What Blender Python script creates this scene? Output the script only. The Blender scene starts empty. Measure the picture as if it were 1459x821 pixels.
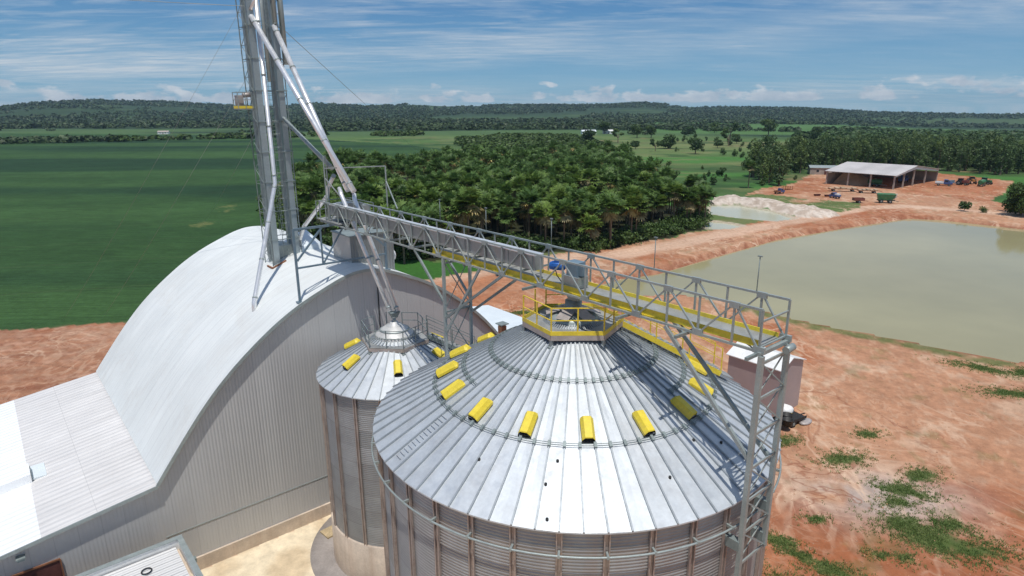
import bpy, math, random
import numpy as np
from mathutils import Vector, Matrix, Quaternion
random.seed(7); rng = np.random.default_rng(11)
PI = math.pi; R = math.radians
SC = bpy.context.scene
# ------------------------------------------------------------------ camera
CAMZ = 27.3
cd = bpy.data.cameras.new('camera'); cam = bpy.data.objects.new('camera', cd); SC.collection.objects.link(cam)
cd.sensor_width = 36; cd.lens = 900/1459*36; cd.clip_start = .1; cd.clip_end = 60000
p_, r_ = .276, -.0048
fw = Vector((0, math.cos(p_), -math.sin(p_))); rt = Vector((1, 0, 0)); up = rt.cross(fw)
rt2 = rt*math.cos(r_)+up*math.sin(r_); up2 = up*math.cos(r_)-rt*math.sin(r_)
M = Matrix((rt2, up2, -fw)).transposed().to_4x4(); M.translation = (0, 0, CAMZ); cam.matrix_world = M
SC.camera = cam
# ------------------------------------------------------------------ world, sun, exposure
SUN = Vector((.012, -.32, 1)).normalized()
EL = math.asin(SUN.z)
SC.view_settings.view_transform = 'Standard'; SC.view_settings.look = 'None'
SC.view_settings.exposure = 0.0; SC.view_settings.gamma = 1; SC.view_settings.use_curve_mapping = False
W = bpy.data.worlds.new('World'); SC.world = W; W.use_nodes = True
def N(nt, t, **k):
    n = nt.nodes.new(t)
    for a, b in k.items():
        if a == 'inp':
            for i, v in b.items(): n.inputs[i].default_value = v
        else: setattr(n, a, b)
    return n
def math_(nt, op, a, b=None, c=None, clamp=False):
    n = nt.nodes.new('ShaderNodeMath'); n.operation = op; n.use_clamp = clamp
    for i, v in enumerate((a, b, c)):
        if v is None: continue
        if isinstance(v, (int, float)): n.inputs[i].default_value = v
        else: nt.links.new(v, n.inputs[i])
    return n.outputs[0]
def ramp(nt, fac, stops, interp='LINEAR'):
    n = nt.nodes.new('ShaderNodeValToRGB'); n.color_ramp.interpolation = interp
    e = n.color_ramp.elements
    while len(e) < len(stops): e.new(.5)
    for i, (p, c) in enumerate(stops):
        e[i].position = p
        if isinstance(c, (int, float)): c = (c, c, c)
        e[i].color = (*c[:3], 1)
    nt.links.new(fac, n.inputs[0]); return n.outputs[0]
def noise(nt, vec, scale, detail=4, rough=.55, dist=0):
    n = N(nt, 'ShaderNodeTexNoise', inp={'Scale': scale, 'Detail': detail, 'Roughness': rough, 'Distortion': dist})
    if vec is not None: nt.links.new(vec, n.inputs['Vector'])
    return n.outputs[0]
def mapping(nt, vec, scale=(1, 1, 1), loc=(0, 0, 0), rot=(0, 0, 0)):
    n = N(nt, 'ShaderNodeMapping'); n.inputs['Scale'].default_value = scale
    n.inputs['Location'].default_value = loc; n.inputs['Rotation'].default_value = rot
    nt.links.new(vec, n.inputs[0]); return n.outputs[0]
def mixc(nt, f, a, b, mode='MIX'):
    n = N(nt, 'ShaderNodeMix', data_type='RGBA', blend_type=mode)
    for i, v in ((0, f), (6, a), (7, b)):
        if isinstance(v, (int, float)): n.inputs[i].default_value = v
        elif isinstance(v, tuple): n.inputs[i].default_value = (*v[:3], 1)
        else: nt.links.new(v, n.inputs[i])
    return n.outputs[2]
wn = W.node_tree; wn.nodes.clear()
sky = N(wn, 'ShaderNodeTexSky', sky_type='NISHITA', sun_disc=False, sun_elevation=EL, sun_rotation=PI, altitude=300, air_density=1.0, dust_density=.15, ozone_density=1.6)
bg1 = N(wn, 'ShaderNodeBackground'); bg1.inputs[1].default_value = .095
hs = N(wn, 'ShaderNodeHueSaturation', inp={'Saturation': 1.12, 'Value': 1.0}); wn.links.new(sky.outputs[0], hs.inputs['Color'])
zs0 = N(wn, 'ShaderNodeSeparateXYZ'); tc0 = N(wn, 'ShaderNodeTexCoord'); wn.links.new(tc0.outputs['Generated'], zs0.inputs[0])
hzn = ramp(wn, zs0.outputs[2], [(0.0, 0), (1, 0)])
skg = ramp(wn, zs0.outputs[2], [(0.0, (.285, .50, .66)), (.05, (.18, .385, .61)), (.14, (.095, .255, .52)), (.45, (.05, .15, .40))]); sks = mixc(wn, 1.0, skg, (9.6, 10.2, 9.9), 'MULTIPLY'); hz2 = ramp(wn, zs0.outputs[2], [(0.0, .92), (.3, .85), (.8, .5)])
skc = mixc(wn, hz2, hs.outputs[0], sks); wn.links.new(skc, bg1.inputs[0])
tc = N(wn, 'ShaderNodeTexCoord'); sep = N(wn, 'ShaderNodeSeparateXYZ'); wn.links.new(tc.outputs['Generated'], sep.inputs[0])
zz = math_(wn, 'MAXIMUM', sep.outputs[2], 0.0)
den = math_(wn, 'ADD', zz, .07)
px = math_(wn, 'DIVIDE', sep.outputs[0], den); py = math_(wn, 'DIVIDE', sep.outputs[1], den)
cmb = N(wn, 'ShaderNodeCombineXYZ'); wn.links.new(px, cmb.inputs[0]); wn.links.new(py, cmb.inputs[1])
v1 = mapping(wn, cmb.outputs[0], (.24, .46, 1), (3.3, 1.7, 0), (0, 0, .12))
n1 = noise(wn, v1, 1.0, 9, .60, .7)
v2 = mapping(wn, cmb.outputs[0], (1.1, 3.4, 1), (8.3, 2.7, 0), (0, 0, .06)); n2 = noise(wn, v2, 1.0, 8, .62, .5)
c1 = ramp(wn, n1, [(.44, 0), (.62, 1)]); c2 = ramp(wn, n2, [(.47, 0), (.66, .9)])
v3 = mapping(wn, cmb.outputs[0], (.10, .16, 1), (1.2, 5.0, 0)); n3 = noise(wn, v3, 1.0, 3, .5)
c3 = ramp(wn, n3, [(.38, .15), (.54, 1.0)])
v5 = mapping(wn, cmb.outputs[0], (2.2, 9.0, 1), (1.3, 4.7, 0), (0, 0, .05)); n5 = noise(wn, v5, 1.0, 6, .6, .4)
c5 = ramp(wn, n5, [(.35, .55), (.65, 1.15)])
cir = math_(wn, 'MULTIPLY', math_(wn, 'MULTIPLY', math_(wn, 'ADD', c1, math_(wn, 'MULTIPLY', c2, .60)), c3), c5, clamp=True)
# low cumulus near the horizon, laid out by direction
az = math_(wn, 'ARCTAN2', sep.outputs[0], sep.outputs[1])
cv = N(wn, 'ShaderNodeCombineXYZ'); wn.links.new(az, cv.inputs[0]); wn.links.new(math_(wn, 'MULTIPLY', zz, 2.1), cv.inputs[1])
n4 = noise(wn, mapping(wn, cv.outputs[0], (13, 13, 1), (1.65, .35, 0)), 1.0, 8, .58, .15)
hm = ramp(wn, zz, [(0.0, .2), (.012, 1.0), (.035, .8), (.075, 0)])
cu = ramp(wn, math_(wn, 'MULTIPLY', n4, hm), [(.45, 0), (.50, 1)])
shade = ramp(wn, noise(wn, mapping(wn, cv.outputs[0], (24, 24, 1), (4.2, .1, 0)), 1, 6, .6), [(.3, (.42, .50, .60)), (.65, (.80, .82, .85))])
bg2 = N(wn, 'ShaderNodeBackground', inp={0: (.74, .80, .86, 1), 1: .84})
bg3 = N(wn, 'ShaderNodeBackground', inp={1: .95}); wn.links.new(shade, bg3.inputs[0])
mx = N(wn, 'ShaderNodeMixShader'); wn.links.new(math_(wn, 'MULTIPLY', cir, .80), mx.inputs[0]); wn.links.new(bg1.outputs[0], mx.inputs[1]); wn.links.new(bg2.outputs[0], mx.inputs[2])
mx2 = N(wn, 'ShaderNodeMixShader'); wn.links.new(math_(wn, 'MULTIPLY', cu, .8), mx2.inputs[0]); wn.links.new(mx.outputs[0], mx2.inputs[1]); wn.links.new(bg3.outputs[0], mx2.inputs[2])
wo = N(wn, 'ShaderNodeOutputWorld'); wn.links.new(mx2.outputs[0], wo.inputs[0])
sl = bpy.data.lights.new('sun', 'SUN'); sl.energy = 3.6; sl.angle = R(.53); sl.color = (1, .96, .90)
so = bpy.data.objects.new('sun', sl); so.rotation_mode = 'QUATERNION'; so.rotation_quaternion = SUN.to_track_quat('Z', 'Y'); so.location = (0, -60, 200); SC.collection.objects.link(so)
SC.cycles.max_bounces = 6; SC.cycles.volume_bounces = 0

# ------------------------------------------------------------------ local frame of the plant
ANG = R(40.2)
O = Vector((-10.003, 40.872, 0)); U = Vector((math.cos(ANG), math.sin(ANG), 0)); WW = Vector((-math.sin(ANG), math.cos(ANG), 0))
def LW(s, t, z=0): return O+U*s+WW*t+Vector((0, 0, z))

# ------------------------------------------------------------------ materials
def newmat(name):
    m = bpy.data.materials.new(name); m.use_nodes = True; nt = m.node_tree
    return m, nt, nt.nodes['Principled BSDF']
def mat(name, col, rough=.5, metal=0, var=.18, vs=1.5, fine=.06, fs=14, bump=0, bs=20, streak=None, tint=False, dirt=None, rustamt=0, stretch=(1, 1, 1), spec=.5):
    m, nt, b = newmat(name)
    tcn = N(nt, 'ShaderNodeTexCoord'); v = tcn.outputs['Object']
    if stretch != (1, 1, 1): v = mapping(nt, v, stretch)
    f = ramp(nt, noise(nt, v, vs, 5, .6), [(.3, 1-var), (.7, 1+var)])
    c = mixc(nt, 1.0, col, f, 'MULTIPLY')
    if fine:
        f2 = ramp(nt, noise(nt, v, fs, 3, .6), [(.3, 1-fine), (.7, 1+fine)]); c = mixc(nt, 1.0, c, f2, 'MULTIPLY')
    if streak:   # vertical streaks: (scale_xy, amount, colour)
        s_, a_, sc_ = streak
        sv = mapping(nt, tcn.outputs['Object'], (s_, s_, .12*s_/4))
        sf = ramp(nt, noise(nt, sv, 1, 4, .65), [(.48, 0), (.72, a_)])
        c = mixc(nt, sf, c, sc_)
    if dirt:
        sf = ramp(nt, noise(nt, tcn.outputs['Object'], dirt[0], 6, .65), [(.5, 0), (.72, dirt[1])]); c = mixc(nt, sf, c, dirt[2])
    if tint:
        at = N(nt, 'ShaderNodeAttribute', attribute_name='tint'); c = mixc(nt, 1.0, c, at.outputs['Color'], 'MULTIPLY')
    nt.links.new(c, b.inputs['Base Color'])
    rr = ramp(nt, noise(nt, v, vs*2.3, 3, .6), [(.3, max(.05, rough-.08)), (.7, min(1, rough+.1))]); nt.links.new(rr, b.inputs['Roughness'])
    b.inputs['Metallic'].default_value = metal; b.inputs['Specular IOR Level'].default_value = spec
    if bump:
        bn = N(nt, 'ShaderNodeBump', inp={'Strength': bump, 'Distance': .05}); nt.links.new(noise(nt, v, bs, 4, .6), bn.inputs['Height']); nt.links.new(bn.outputs[0], b.inputs['Normal'])
    return m
def corr(name, col, axis, pitch, rough=.45, metal=.2, depth=.02, var=.1, vs=.3, streak=None, sheet=None, dirtc=None, square=False, grime=None):
    """corrugated sheet: ribs across object axis 0/1/2 every `pitch` metres, sheets of differing tone"""
    m, nt, b = newmat(name)
    o = N(nt, 'ShaderNodeTexCoord').outputs['Object']; sp = N(nt, 'ShaderNodeSeparateXYZ'); nt.links.new(o, sp.inputs[0])
    a = sp.outputs[axis]
    h = math_(nt, 'SINE', math_(nt, 'MULTIPLY', a, 2*PI/pitch))
    if square: h = math_(nt, 'MULTIPLY', h, 3.0); h = math_(nt, 'MAXIMUM', math_(nt, 'MINIMUM', h, 1), -1)
    f = ramp(nt, noise(nt, o, vs, 6, .6), [(.3, 1-var), (.7, 1+var)])
    c = mixc(nt, 1.0, col, f, 'MULTIPLY')
    if sheet:   # (axis sizes) -> per sheet tone
        cm = N(nt, 'ShaderNodeCombineXYZ')
        for i in range(3):
            if sheet[i]: nt.links.new(math_(nt, 'FLOOR', math_(nt, 'DIVIDE', sp.outputs[i], sheet[i])), cm.inputs[i])
        wnn = N(nt, 'ShaderNodeTexWhiteNoise', noise_dimensions='3D'); nt.links.new(cm.outputs[0], wnn.inputs[0])
        c = mixc(nt, 1.0, c, ramp(nt, wnn.outputs[0], [(0, 1-sheet[3]), (1, 1+sheet[3]*.6)]), 'MULTIPLY')
        for i in range(3):
            if sheet[i]:
                fr = math_(nt, 'FRACT', math_(nt, 'DIVIDE', sp.outputs[i], sheet[i]))
                ln = math_(nt, 'LESS_THAN', fr, .025/sheet[i]); c = mixc(nt, math_(nt, 'MULTIPLY', ln, .35), c, (.2, .2, .2))
    if streak:
        sv = mapping(nt, o, streak[0]); sf = ramp(nt, noise(nt, sv, 1, 5, .65), [(.45, 0), (.75, streak[1])]); c = mixc(nt, sf, c, streak[2])
    if grime:
        sf = ramp(nt, noise(nt, o, grime[0], 6, .7, .6), [(.52, 0), (.75, grime[1])]); c = mixc(nt, sf, c, grime[2])
    nt.links.new(c, b.inputs['Base Color'])
    rr = ramp(nt, noise(nt, o, vs*3, 3, .6), [(.3, rough-.07), (.7, rough+.1)]); nt.links.new(rr, b.inputs['Roughness'])
    b.inputs['Metallic'].default_value = metal
    bn = N(nt, 'ShaderNodeBump', inp={'Strength': 1.0, 'Distance': depth}); nt.links.new(h, bn.inputs['Height']); nt.links.new(bn.outputs[0], b.inputs['Normal'])
    return m
def leafmat(name, c1, c2, c3=None, ns=.35, transl=.25):
    m, nt, b = newmat(name)
    oi = N(nt, 'ShaderNodeObjectInfo'); g = N(nt, 'ShaderNodeNewGeometry')
    f = noise(nt, g.outputs['Position'], ns, 4, .7)
    c = ramp(nt, f, [(.32, c1), (.66, c2)] + ([(.8, c3)] if c3 else []))
    wnn = N(nt, 'ShaderNodeTexWhiteNoise', noise_dimensions='1D'); nt.links.new(g.outputs['Random Per Island'], wnn.inputs[1])
    c = mixc(nt, 1.0, c, ramp(nt, wnn.outputs[0], [(0, .6), (1, 1.4)]), 'MULTIPLY')
    c = mixc(nt, 1.0, c, ramp(nt, oi.outputs['Random'], [(0, (.72, .8, .8)), (.5, (1, 1, 1)), (1, (1.3, 1.2, .9))]), 'MULTIPLY')
    nt.links.new(c, b.inputs['Base Color']); b.inputs['Roughness'].default_value = .55; b.inputs['Specular IOR Level'].default_value = .3
    tr = N(nt, 'ShaderNodeBsdfTranslucent'); nt.links.new(c, tr.inputs[0])
    mxs = N(nt, 'ShaderNodeMixShader'); mxs.inputs[0].default_value = transl
    nt.links.new(b.outputs[0], mxs.inputs[1]); nt.links.new(tr.outputs[0], mxs.inputs[2]); nt.links.new(mxs.outputs[0], nt.nodes['Material Output'].inputs[0])
    return m
MT = {}
MT['roofgalv'] = mat('galvanised_roof', (.56, .595, .62), .50, .45, .07, 1.2, .05, 9, bump=.03, bs=2.0, tint=True, dirt=(1.1, .22, (.34, .31, .29)))
MT['galv'] = mat('galvanised_steel', (.34, .385, .375), .50, .35, .14, 1.5, .08, 18)
MT['galvdark'] = mat('weathered_galvanised_steel', (.24, .285, .28), .55, .3, .2, 1.5, .1, 18)
MT['pipe'] = mat('bright_metal_spout', (.78, .79, .80), .36, .55, .08, 1.2, .04, 20)
MT['rib'] = mat('seam_rib_steel', (.33, .36, .38), .5, .4, .15, 1.5, .08, 14)
MT['stiff'] = mat('stiffener_steel_soil_reflection', (.42, .36, .33), .5, .55, .2, .8, .1, 12, dirt=(.9, .5, (.25, .15, .10)))  # brown base colour paints in the soil reflected by the steel
MT['bluegrey'] = mat('blue_grey_painted_steel', (.16, .24, .30), .5, .2, .15, 2, .08, 14, dirt=(1.6, .5, (.30, .33, .34)))
MT['yellow'] = mat('yellow_paint', (.78, .61, .05), .5, 0, .14, 2.5, .07, 16, dirt=(1.6, .6, (.50, .38, .13)))
MT['yellowrail'] = mat('yellow_railing_paint', (.78, .58, .05), .5, 0, .15, 3, .05, 16)
MT['grate'] = mat('steel_grating_deck', (.36, .37, .36), .6, .4, .18, 2, .15, 40, bump=.3, bs=60)
MT['ledge'] = mat('dusty_platform_steel', (.46, .41, .38), .55, .35, .18, 2, .08, 14)
MT['ledgepale'] = mat('cap_sheet', (.58, .58, .56), .5, .2, .1, 2, .06, 12, dirt=(1.4, .4, (.4, .36, .32)))
MT['conc'] = mat('pale_concrete', (.55, .46, .37), .85, 0, .18, .7, .08, 9, bump=.15, bs=8, streak=(2.2, .35, (.36, .24, .17)))
MT['concdark'] = mat('dark_concrete_ring', (.30, .27, .25), .9, 0, .2, .6, .1, 9, bump=.2, bs=8)
MT['blue'] = mat('blue_motor_paint', (.02, .12, .42), .4, .1, .1, 3, .05, 15)
MT['black'] = mat('black_rubber_and_shade', (.02, .02, .02), .6, 0, .2, 3, .1, 15)
MT['white'] = mat('white_paint', (.78, .78, .76), .5, 0, .08, 1, .04, 10, dirt=(1.5, .35, (.5, .45, .4)))
MT['rust'] = mat('rusty_steel', (.28, .12, .06), .8, .1, .35, 3, .2, 14)
MT['darkrust'] = mat('dark_red_door', (.10, .035, .03), .7, 0, .3, 1.5, .2, 8)
MT['green'] = mat('green_wagon_paint', (.03, .15, .06), .45, 0, .2, 1, .1, 8, dirt=(1.2, .5, (.22, .15, .09)))
MT['red'] = mat('faded_red_paint', (.20, .06, .045), .6, 0, .2, 1, .1, 8)
MT['bluep'] = mat('blue_vehicle_paint', (.06, .11, .27), .4, 0, .15, 1, .08, 8)
MT['orange'] = mat('orange_machine_paint', (.42, .20, .06), .5, 0, .2, 1, .08, 8)
MT['glass'] = mat('dark_window_glass', (.03, .04, .05), .12, 0, .1, 1, 0)
MT['bark'] = mat('grey_brown_bark', (.17, .13, .09), .9, 0, .3, 2, .15, 12, bump=.4, bs=9)
MT['shedroof'] = corr('shed_roof_sheet', (.60, .56, .53), 0, .9, .5, .25, .03, .12, .15, sheet=(4, 0, 0, .07))
MT['shedframe'] = mat('shed_concrete_post', (.38, .33, .29), .8, 0, .2, .6, .1, 6)
MT['grain'] = mat('soy_grain_heap', (.46, .36, .24), .95, 0, .15, .5, .1, 12, bump=.2, bs=12)
MT['vault'] = corr('arched_roof_sheet', (.76, .785, .765), 1, .24, .50, .10, .004, .05, .22, sheet=(0, 1.03, 0, .035), streak=((.35, 4.5, .3), .30, (.50, .50, .50)), grime=(.35, .22, (.50, .42, .34)))
MT['gable'] = corr('gable_corrugated_cladding', (.50, .50, .49), 0, .19, .50, .06, .0045, .08, .12, sheet=(1.1, 0, 0, .03), streak=((.45, .45, .05), .22, (.40, .39, .40)))
MT['lean'] = corr('low_roof_sheet_grey', (.70, .68, .66), 1, .5, .55, .1, .022, .06, .3, sheet=(3.2, 1.0, 0, .04), streak=((.3, 3.2, 1), .45, (.46, .44, .42)))
MT['leanw'] = corr('low_roof_sheet_white', (.88, .89, .89), 1, .5, .5, .1, .022, .04, .3, sheet=(0, 1.0, 0, .02))
MT['lowroof'] = corr('annex_roof_sheet', (.78, .77, .75), 1, .42, .5, .15, .045, .05, .3, square=True, grime=(.8, .2, (.5, .47, .44)))
MT['palerf'] = mat('pale_roof_sheet', (.72, .78, .80), .5, .1, .05, .5, .03, 8)
MT['kiosk'] = corr('kiosk_cladding', (.42, .36, .36), 0, .25, .5, .2, .01, .08, .3)
MT['wall'] = None
def wallmat(name, N_, az0, ztop):
    m, nt, b = newmat(name)
    o = N(nt, 'ShaderNodeTexCoord').outputs['Object']; sp = N(nt, 'ShaderNodeSeparateXYZ'); nt.links.new(o, sp.inputs[0])
    a = math_(nt, 'ARCTAN2', sp.outputs[1], sp.outputs[0])
    ia = math_(nt, 'FLOOR', math_(nt, 'MULTIPLY', math_(nt, 'SUBTRACT', a, az0), N_/2/(2*PI)))
    zq = math_(nt, 'DIVIDE', sp.outputs[2], 1.02); iz = math_(nt, 'FLOOR', zq)
    cm = N(nt, 'ShaderNodeCombineXYZ'); nt.links.new(ia, cm.inputs[0]); nt.links.new(iz, cm.inputs[1])
    wnn = N(nt, 'ShaderNodeTexWhiteNoise', noise_dimensions='2D'); nt.links.new(cm.outputs[0], wnn.inputs[0])
    f = ramp(nt, wnn.outputs[0], [(0, .84), (1, 1.12)])
    c = mixc(nt, 1.0, (.37, .375, .37), f, 'MULTIPLY')
    c = mixc(nt, 1.0, c, ramp(nt, noise(nt, o, .8, 6, .65), [(.3, .86), (.7, 1.12)]), 'MULTIPLY')
    sv = mapping(nt, o, (1.6, 1.6, .10)); c = mixc(nt, ramp(nt, noise(nt, sv, 1, 5, .6), [(.48, 0), (.75, .4)]), c, (.33, .25, .21))
    ln = math_(nt, 'LESS_THAN', math_(nt, 'FRACT', zq), .03); c = mixc(nt, math_(nt, 'MULTIPLY', ln, .45), c, (.16, .14, .13))
    nt.links.new(c, b.inputs['Base Color']); b.inputs['Metallic'].default_value = .35
    nt.links.new(ramp(nt, wnn.outputs[0], [(0, .34), (1, .46)]), b.inputs['Roughness'])
    return m

# ------------------------------------------------------------------ mesh builder
class MB:
    def __init__(s): s.v = []; s.f = []; s.t = []; s.sm = []
    def add(s, vs, fs, tint=1.0, smooth=False):
        o = len(s.v); s.v += [tuple(v) for v in vs]; s.f += [tuple(i+o for i in f) for f in fs]
        s.t += [tint]*len(fs); s.sm += [smooth]*len(fs); return s
    def box(s, a, b, tint=1.0):
        x0, y0, z0 = a; x1, y1, z1 = b
        return s.add([(x0, y0, z0), (x1, y0, z0), (x1, y1, z0), (x0, y1, z0), (x0, y0, z1), (x1, y0, z1), (x1, y1, z1), (x0, y1, z1)],
                     [(0, 3, 2, 1), (4, 5, 6, 7), (0, 1, 5, 4), (1, 2, 6, 5), (2, 3, 7, 6), (3, 0, 4, 7)], tint)
    def bar(s, p, q, w=.08, h=None, upv=(0, 0, 1)):
        """rectangular beam p->q; an L-ish open section is not visible at this size"""
        h = h or w; p = Vector(p); q = Vector(q); d = (q-p).normalized(); u = Vector(upv)
        if abs(d.dot(u)) > .98: u = Vector((0, 1, 0))
        a = d.cross(u).normalized(); b = a.cross(d).normalized(); a *= w/2; b *= h/2
        vs = [c+x*a+y*b for c in (p, q) for x, y in ((-1, -1), (1, -1), (1, 1), (-1, 1))]
        return s.add(vs, [(0, 1, 2, 3), (7, 6, 5, 4), (0, 4, 5, 1), (1, 5, 6, 2), (2, 6, 7, 3), (3, 7, 4, 0)])
    def angle(s, p, q, w=.09, th=.012, upv=(0, 0, 1), flip=1):
        """steel angle section"""
        p = Vector(p); q = Vector(q); d = (q-p).normalized(); u = Vector(upv)
        if abs(d.dot(u)) > .98: u = Vector((0, 1, 0))
        a = d.cross(u).normalized()*flip; b = a.cross(d).normalized()*flip
        for m, n_ in ((a, b), (b, a)):
            c0 = p+m*w/2; c1 = q+m*w/2; vs = [c+x*m*w/2+y*n_*th for c in (c0, c1) for x, y in ((-1, 0), (1, 0), (1, 1), (-1, 1))]
            s.add(vs, [(0, 1, 2, 3), (7, 6, 5, 4), (0, 4, 5, 1), (1, 5, 6, 2), (2, 6, 7, 3), (3, 7, 4, 0)])
        return s
    def tube(s, pts, r, n=10, cap=True, closed=False):
        pts = [Vector(p) for p in pts]; rs = r if isinstance(r, (list, tuple)) else [r]*len(pts)
        rings = []; m = len(pts); prev = None
        for i, p in enumerate(pts):
            if closed: d = (pts[(i+1) % m]-pts[i-1])
            else: d = (pts[min(i+1, m-1)]-pts[max(i-1, 0)])
            d.normalize()
            if prev is None:
                u = Vector((0, 0, 1)) if abs(d.z) < .95 else Vector((1, 0, 0)); a = d.cross(u).normalized()
            else: a = (prev-d*prev.dot(d)).normalized()
            prev = a; b = d.cross(a)
            rings.append([p+(a*math.cos(2*PI*k/n)+b*math.sin(2*PI*k/n))*rs[i] for k in range(n)])
        vs = [v for rg in rings for v in rg]; fs = []
        for i in range(m if closed else m-1):
            j = (i+1) % m
            for k in range(n): fs.append((i*n+k, i*n+(k+1) % n, j*n+(k+1) % n, j*n+k))
        s.add(vs, fs, 1.0, n > 5)
        if cap and not closed:
            o = len(s.v)-len(vs); s.f.append(tuple(o+k for k in range(n))[::-1]); s.f.append(tuple(o+(m-1)*n+k for k in range(n))); s.t += [1.0]*2; s.sm += [False]*2
        return s
    def lathe(s, prof, n=32, a0=0, a1=2*PI, c=(0, 0)):
        full = abs(a1-a0-2*PI) < 1e-6; m = n if full else n+1
        vs = [(c[0]+r*math.cos(a0+(a1-a0)*k/n), c[1]+r*math.sin(a0+(a1-a0)*k/n), z) for r, z in prof for k in range(m)]
        fs = [(i*m+k, i*m+(k+1) % m, (i+1)*m+(k+1) % m, (i+1)*m+k) for i in range(len(prof)-1) for k in range(n)]
        return s.add(vs, fs, 1.0, True)
    def prism(s, poly, z0, z1, tint=1.0):
        n = len(poly); vs = [(x, y, z0) for x, y in poly]+[(x, y, z1) for x, y in poly]
        return s.add(vs, [tuple(range(n))[::-1], tuple(range(n, 2*n))]+[(k, (k+1) % n, n+(k+1) % n, n+k) for k in range(n)], tint)
    def build(s, name, m, parent=None, off=(0, 0, 0), label=None):
        me = bpy.data.meshes.new(name); ox, oy, oz = off
        me.from_pydata([(x-ox, y-oy, z-oz) for x, y, z in s.v], [], s.f)
        me.polygons.foreach_set('use_smooth', s.sm)
        if any(t != 1.0 for t in s.t):
            at = me.attributes.new('tint', 'FLOAT_COLOR', 'FACE'); arr = np.ones((len(s.f), 4), dtype=np.float32); arr[:, :3] = np.array(s.t)[:, None]; at.data.foreach_set('color', arr.ravel())
        elif m is MT['roofgalv']:
            at = me.attributes.new('tint', 'FLOAT_COLOR', 'FACE'); at.data.foreach_set('color', np.ones(len(s.f)*4, dtype=np.float32))
        me.materials.append(m); me.update()
        o = bpy.data.objects.new(name, me); SC.collection.objects.link(o)
        if parent: o.parent = parent
        if label: o['label'] = label
        return o
def npmesh(name, V, F, m, parent=None, smooth=False, colors=None):
    """V (n,3), F (k,3|4) numpy -> object"""
    me = bpy.data.meshes.new(name); V = np.ascontiguousarray(V, dtype=np.float32); F = np.ascontiguousarray(F, dtype=np.int32)
    me.vertices.add(len(V)); me.vertices.foreach_set('co', V.ravel())
    k = F.shape[1]; me.loops.add(F.size); me.loops.foreach_set('vertex_index', F.ravel())
    me.polygons.add(len(F)); me.polygons.foreach_set('loop_start', np.arange(0, F.size, k, dtype=np.int32)); me.polygons.foreach_set('loop_total', np.full(len(F), k, dtype=np.int32))
    if smooth: me.polygons.foreach_set('use_smooth', np.ones(len(F), dtype=bool))
    me.update(calc_edges=True)
    if colors is not None:
        at = me.attributes.new('zone', 'FLOAT_COLOR', 'POINT'); c4 = np.ones((len(V), 4), dtype=np.float32); c4[:, :3] = colors; at.data.foreach_set('color', c4.ravel())
    me.materials.append(m); o = bpy.data.objects.new(name, me); SC.collection.objects.link(o)
    if parent: o.parent = parent
    return o
def tag(o, label=None, cat=None, group=None, kind=None):
    if label: o['label'] = label
    if cat: o['category'] = cat
    if group: o['group'] = group
    if kind: o['kind'] = kind
    return o
def thing(name, label, cat, s, t, z=0, group=None):
    """Empty in the plant's frame; parts are built in that frame and offset"""
    o = bpy.data.objects.new(name, None); SC.collection.objects.link(o); o.location = LW(s, t, z); o.rotation_euler = (0, 0, ANG); o.empty_display_size = .3
    tag(o, label, cat, group); o['off'] = (s, t, z); return o
def OFF(o): return tuple(o['off'])
def wthing(name, label, cat, loc, rz=0, group=None):
    o = bpy.data.objects.new(name, None); SC.collection.objects.link(o); o.location = loc; o.rotation_euler = (0, 0, rz); o.empty_display_size = .3
    return tag(o, label, cat, group)
def dup(root, loc=None, rz=None, scale=None, label=None, cat=None, group=None):
    r = root.copy(); SC.collection.objects.link(r)
    if loc is not None: r.location = loc
    if rz is not None: r.rotation_euler = (0, 0, rz)
    if scale is not None: r.scale = (scale,)*3 if isinstance(scale, (int, float)) else scale
    tag(r, label, cat, group)
    for ch in list(root.children):
        c = ch.copy(); SC.collection.objects.link(c); c.parent = r
        for g in list(ch.children):
            d = g.copy(); SC.collection.objects.link(d); d.parent = c
    return r

# ------------------------------------------------------------------ numpy noise
def vn(x, y, seed=0):
    xi = np.floor(x).astype(np.int64); yi = np.floor(y).astype(np.int64); fx = x-xi; fy = y-yi
    fx = fx*fx*(3-2*fx); fy = fy*fy*(3-2*fy)
    def h(a, b):
        n = (a*374761393+b*668265263+seed*982451653) & 0xffffffff; n = ((n ^ (n >> 13))*1274126177) & 0xffffffff; return ((n ^ (n >> 16)) & 0xffff)/65535.
    return (h(xi, yi)*(1-fx)+h(xi+1, yi)*fx)*(1-fy)+(h(xi, yi+1)*(1-fx)+h(xi+1, yi+1)*fx)*fy
def fbm(x, y, oct=4, seed=0, g=.5):
    a = 1; s = 0; t = 0
    for k in range(oct): s = s+a*vn(x*2**k+17*k, y*2**k-9*k, seed+k); t += a; a *= g
    return s/t
def inpoly(x, y, poly):
    c = np.zeros(x.shape, bool); n = len(poly)
    for i in range(n):
        x0, y0 = poly[i]; x1, y1 = poly[(i+1) % n]
        if y0 == y1: continue
        c ^= ((y0 > y) != (y1 > y)) & (x < (x1-x0)*(y-y0)/(y1-y0)+x0)
    return c
def segdist(x, y, pts, closed=False):
    d = np.full(x.shape, 1e9); n = len(pts)
    for i in range(n if closed else n-1):
        x0, y0 = pts[i]; x1, y1 = pts[(i+1) % n]; dx, dy = x1-x0, y1-y0
        t = np.clip(((x-x0)*dx+(y-y0)*dy)/(dx*dx+dy*dy+1e-9), 0, 1); d = np.minimum(d, np.hypot(x-x0-t*dx, y-y0-t*dy))
    return d
def sm(a, b, x): t = np.clip((x-a)/(b-a), 0, 1); return t*t*(3-2*t)

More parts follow.
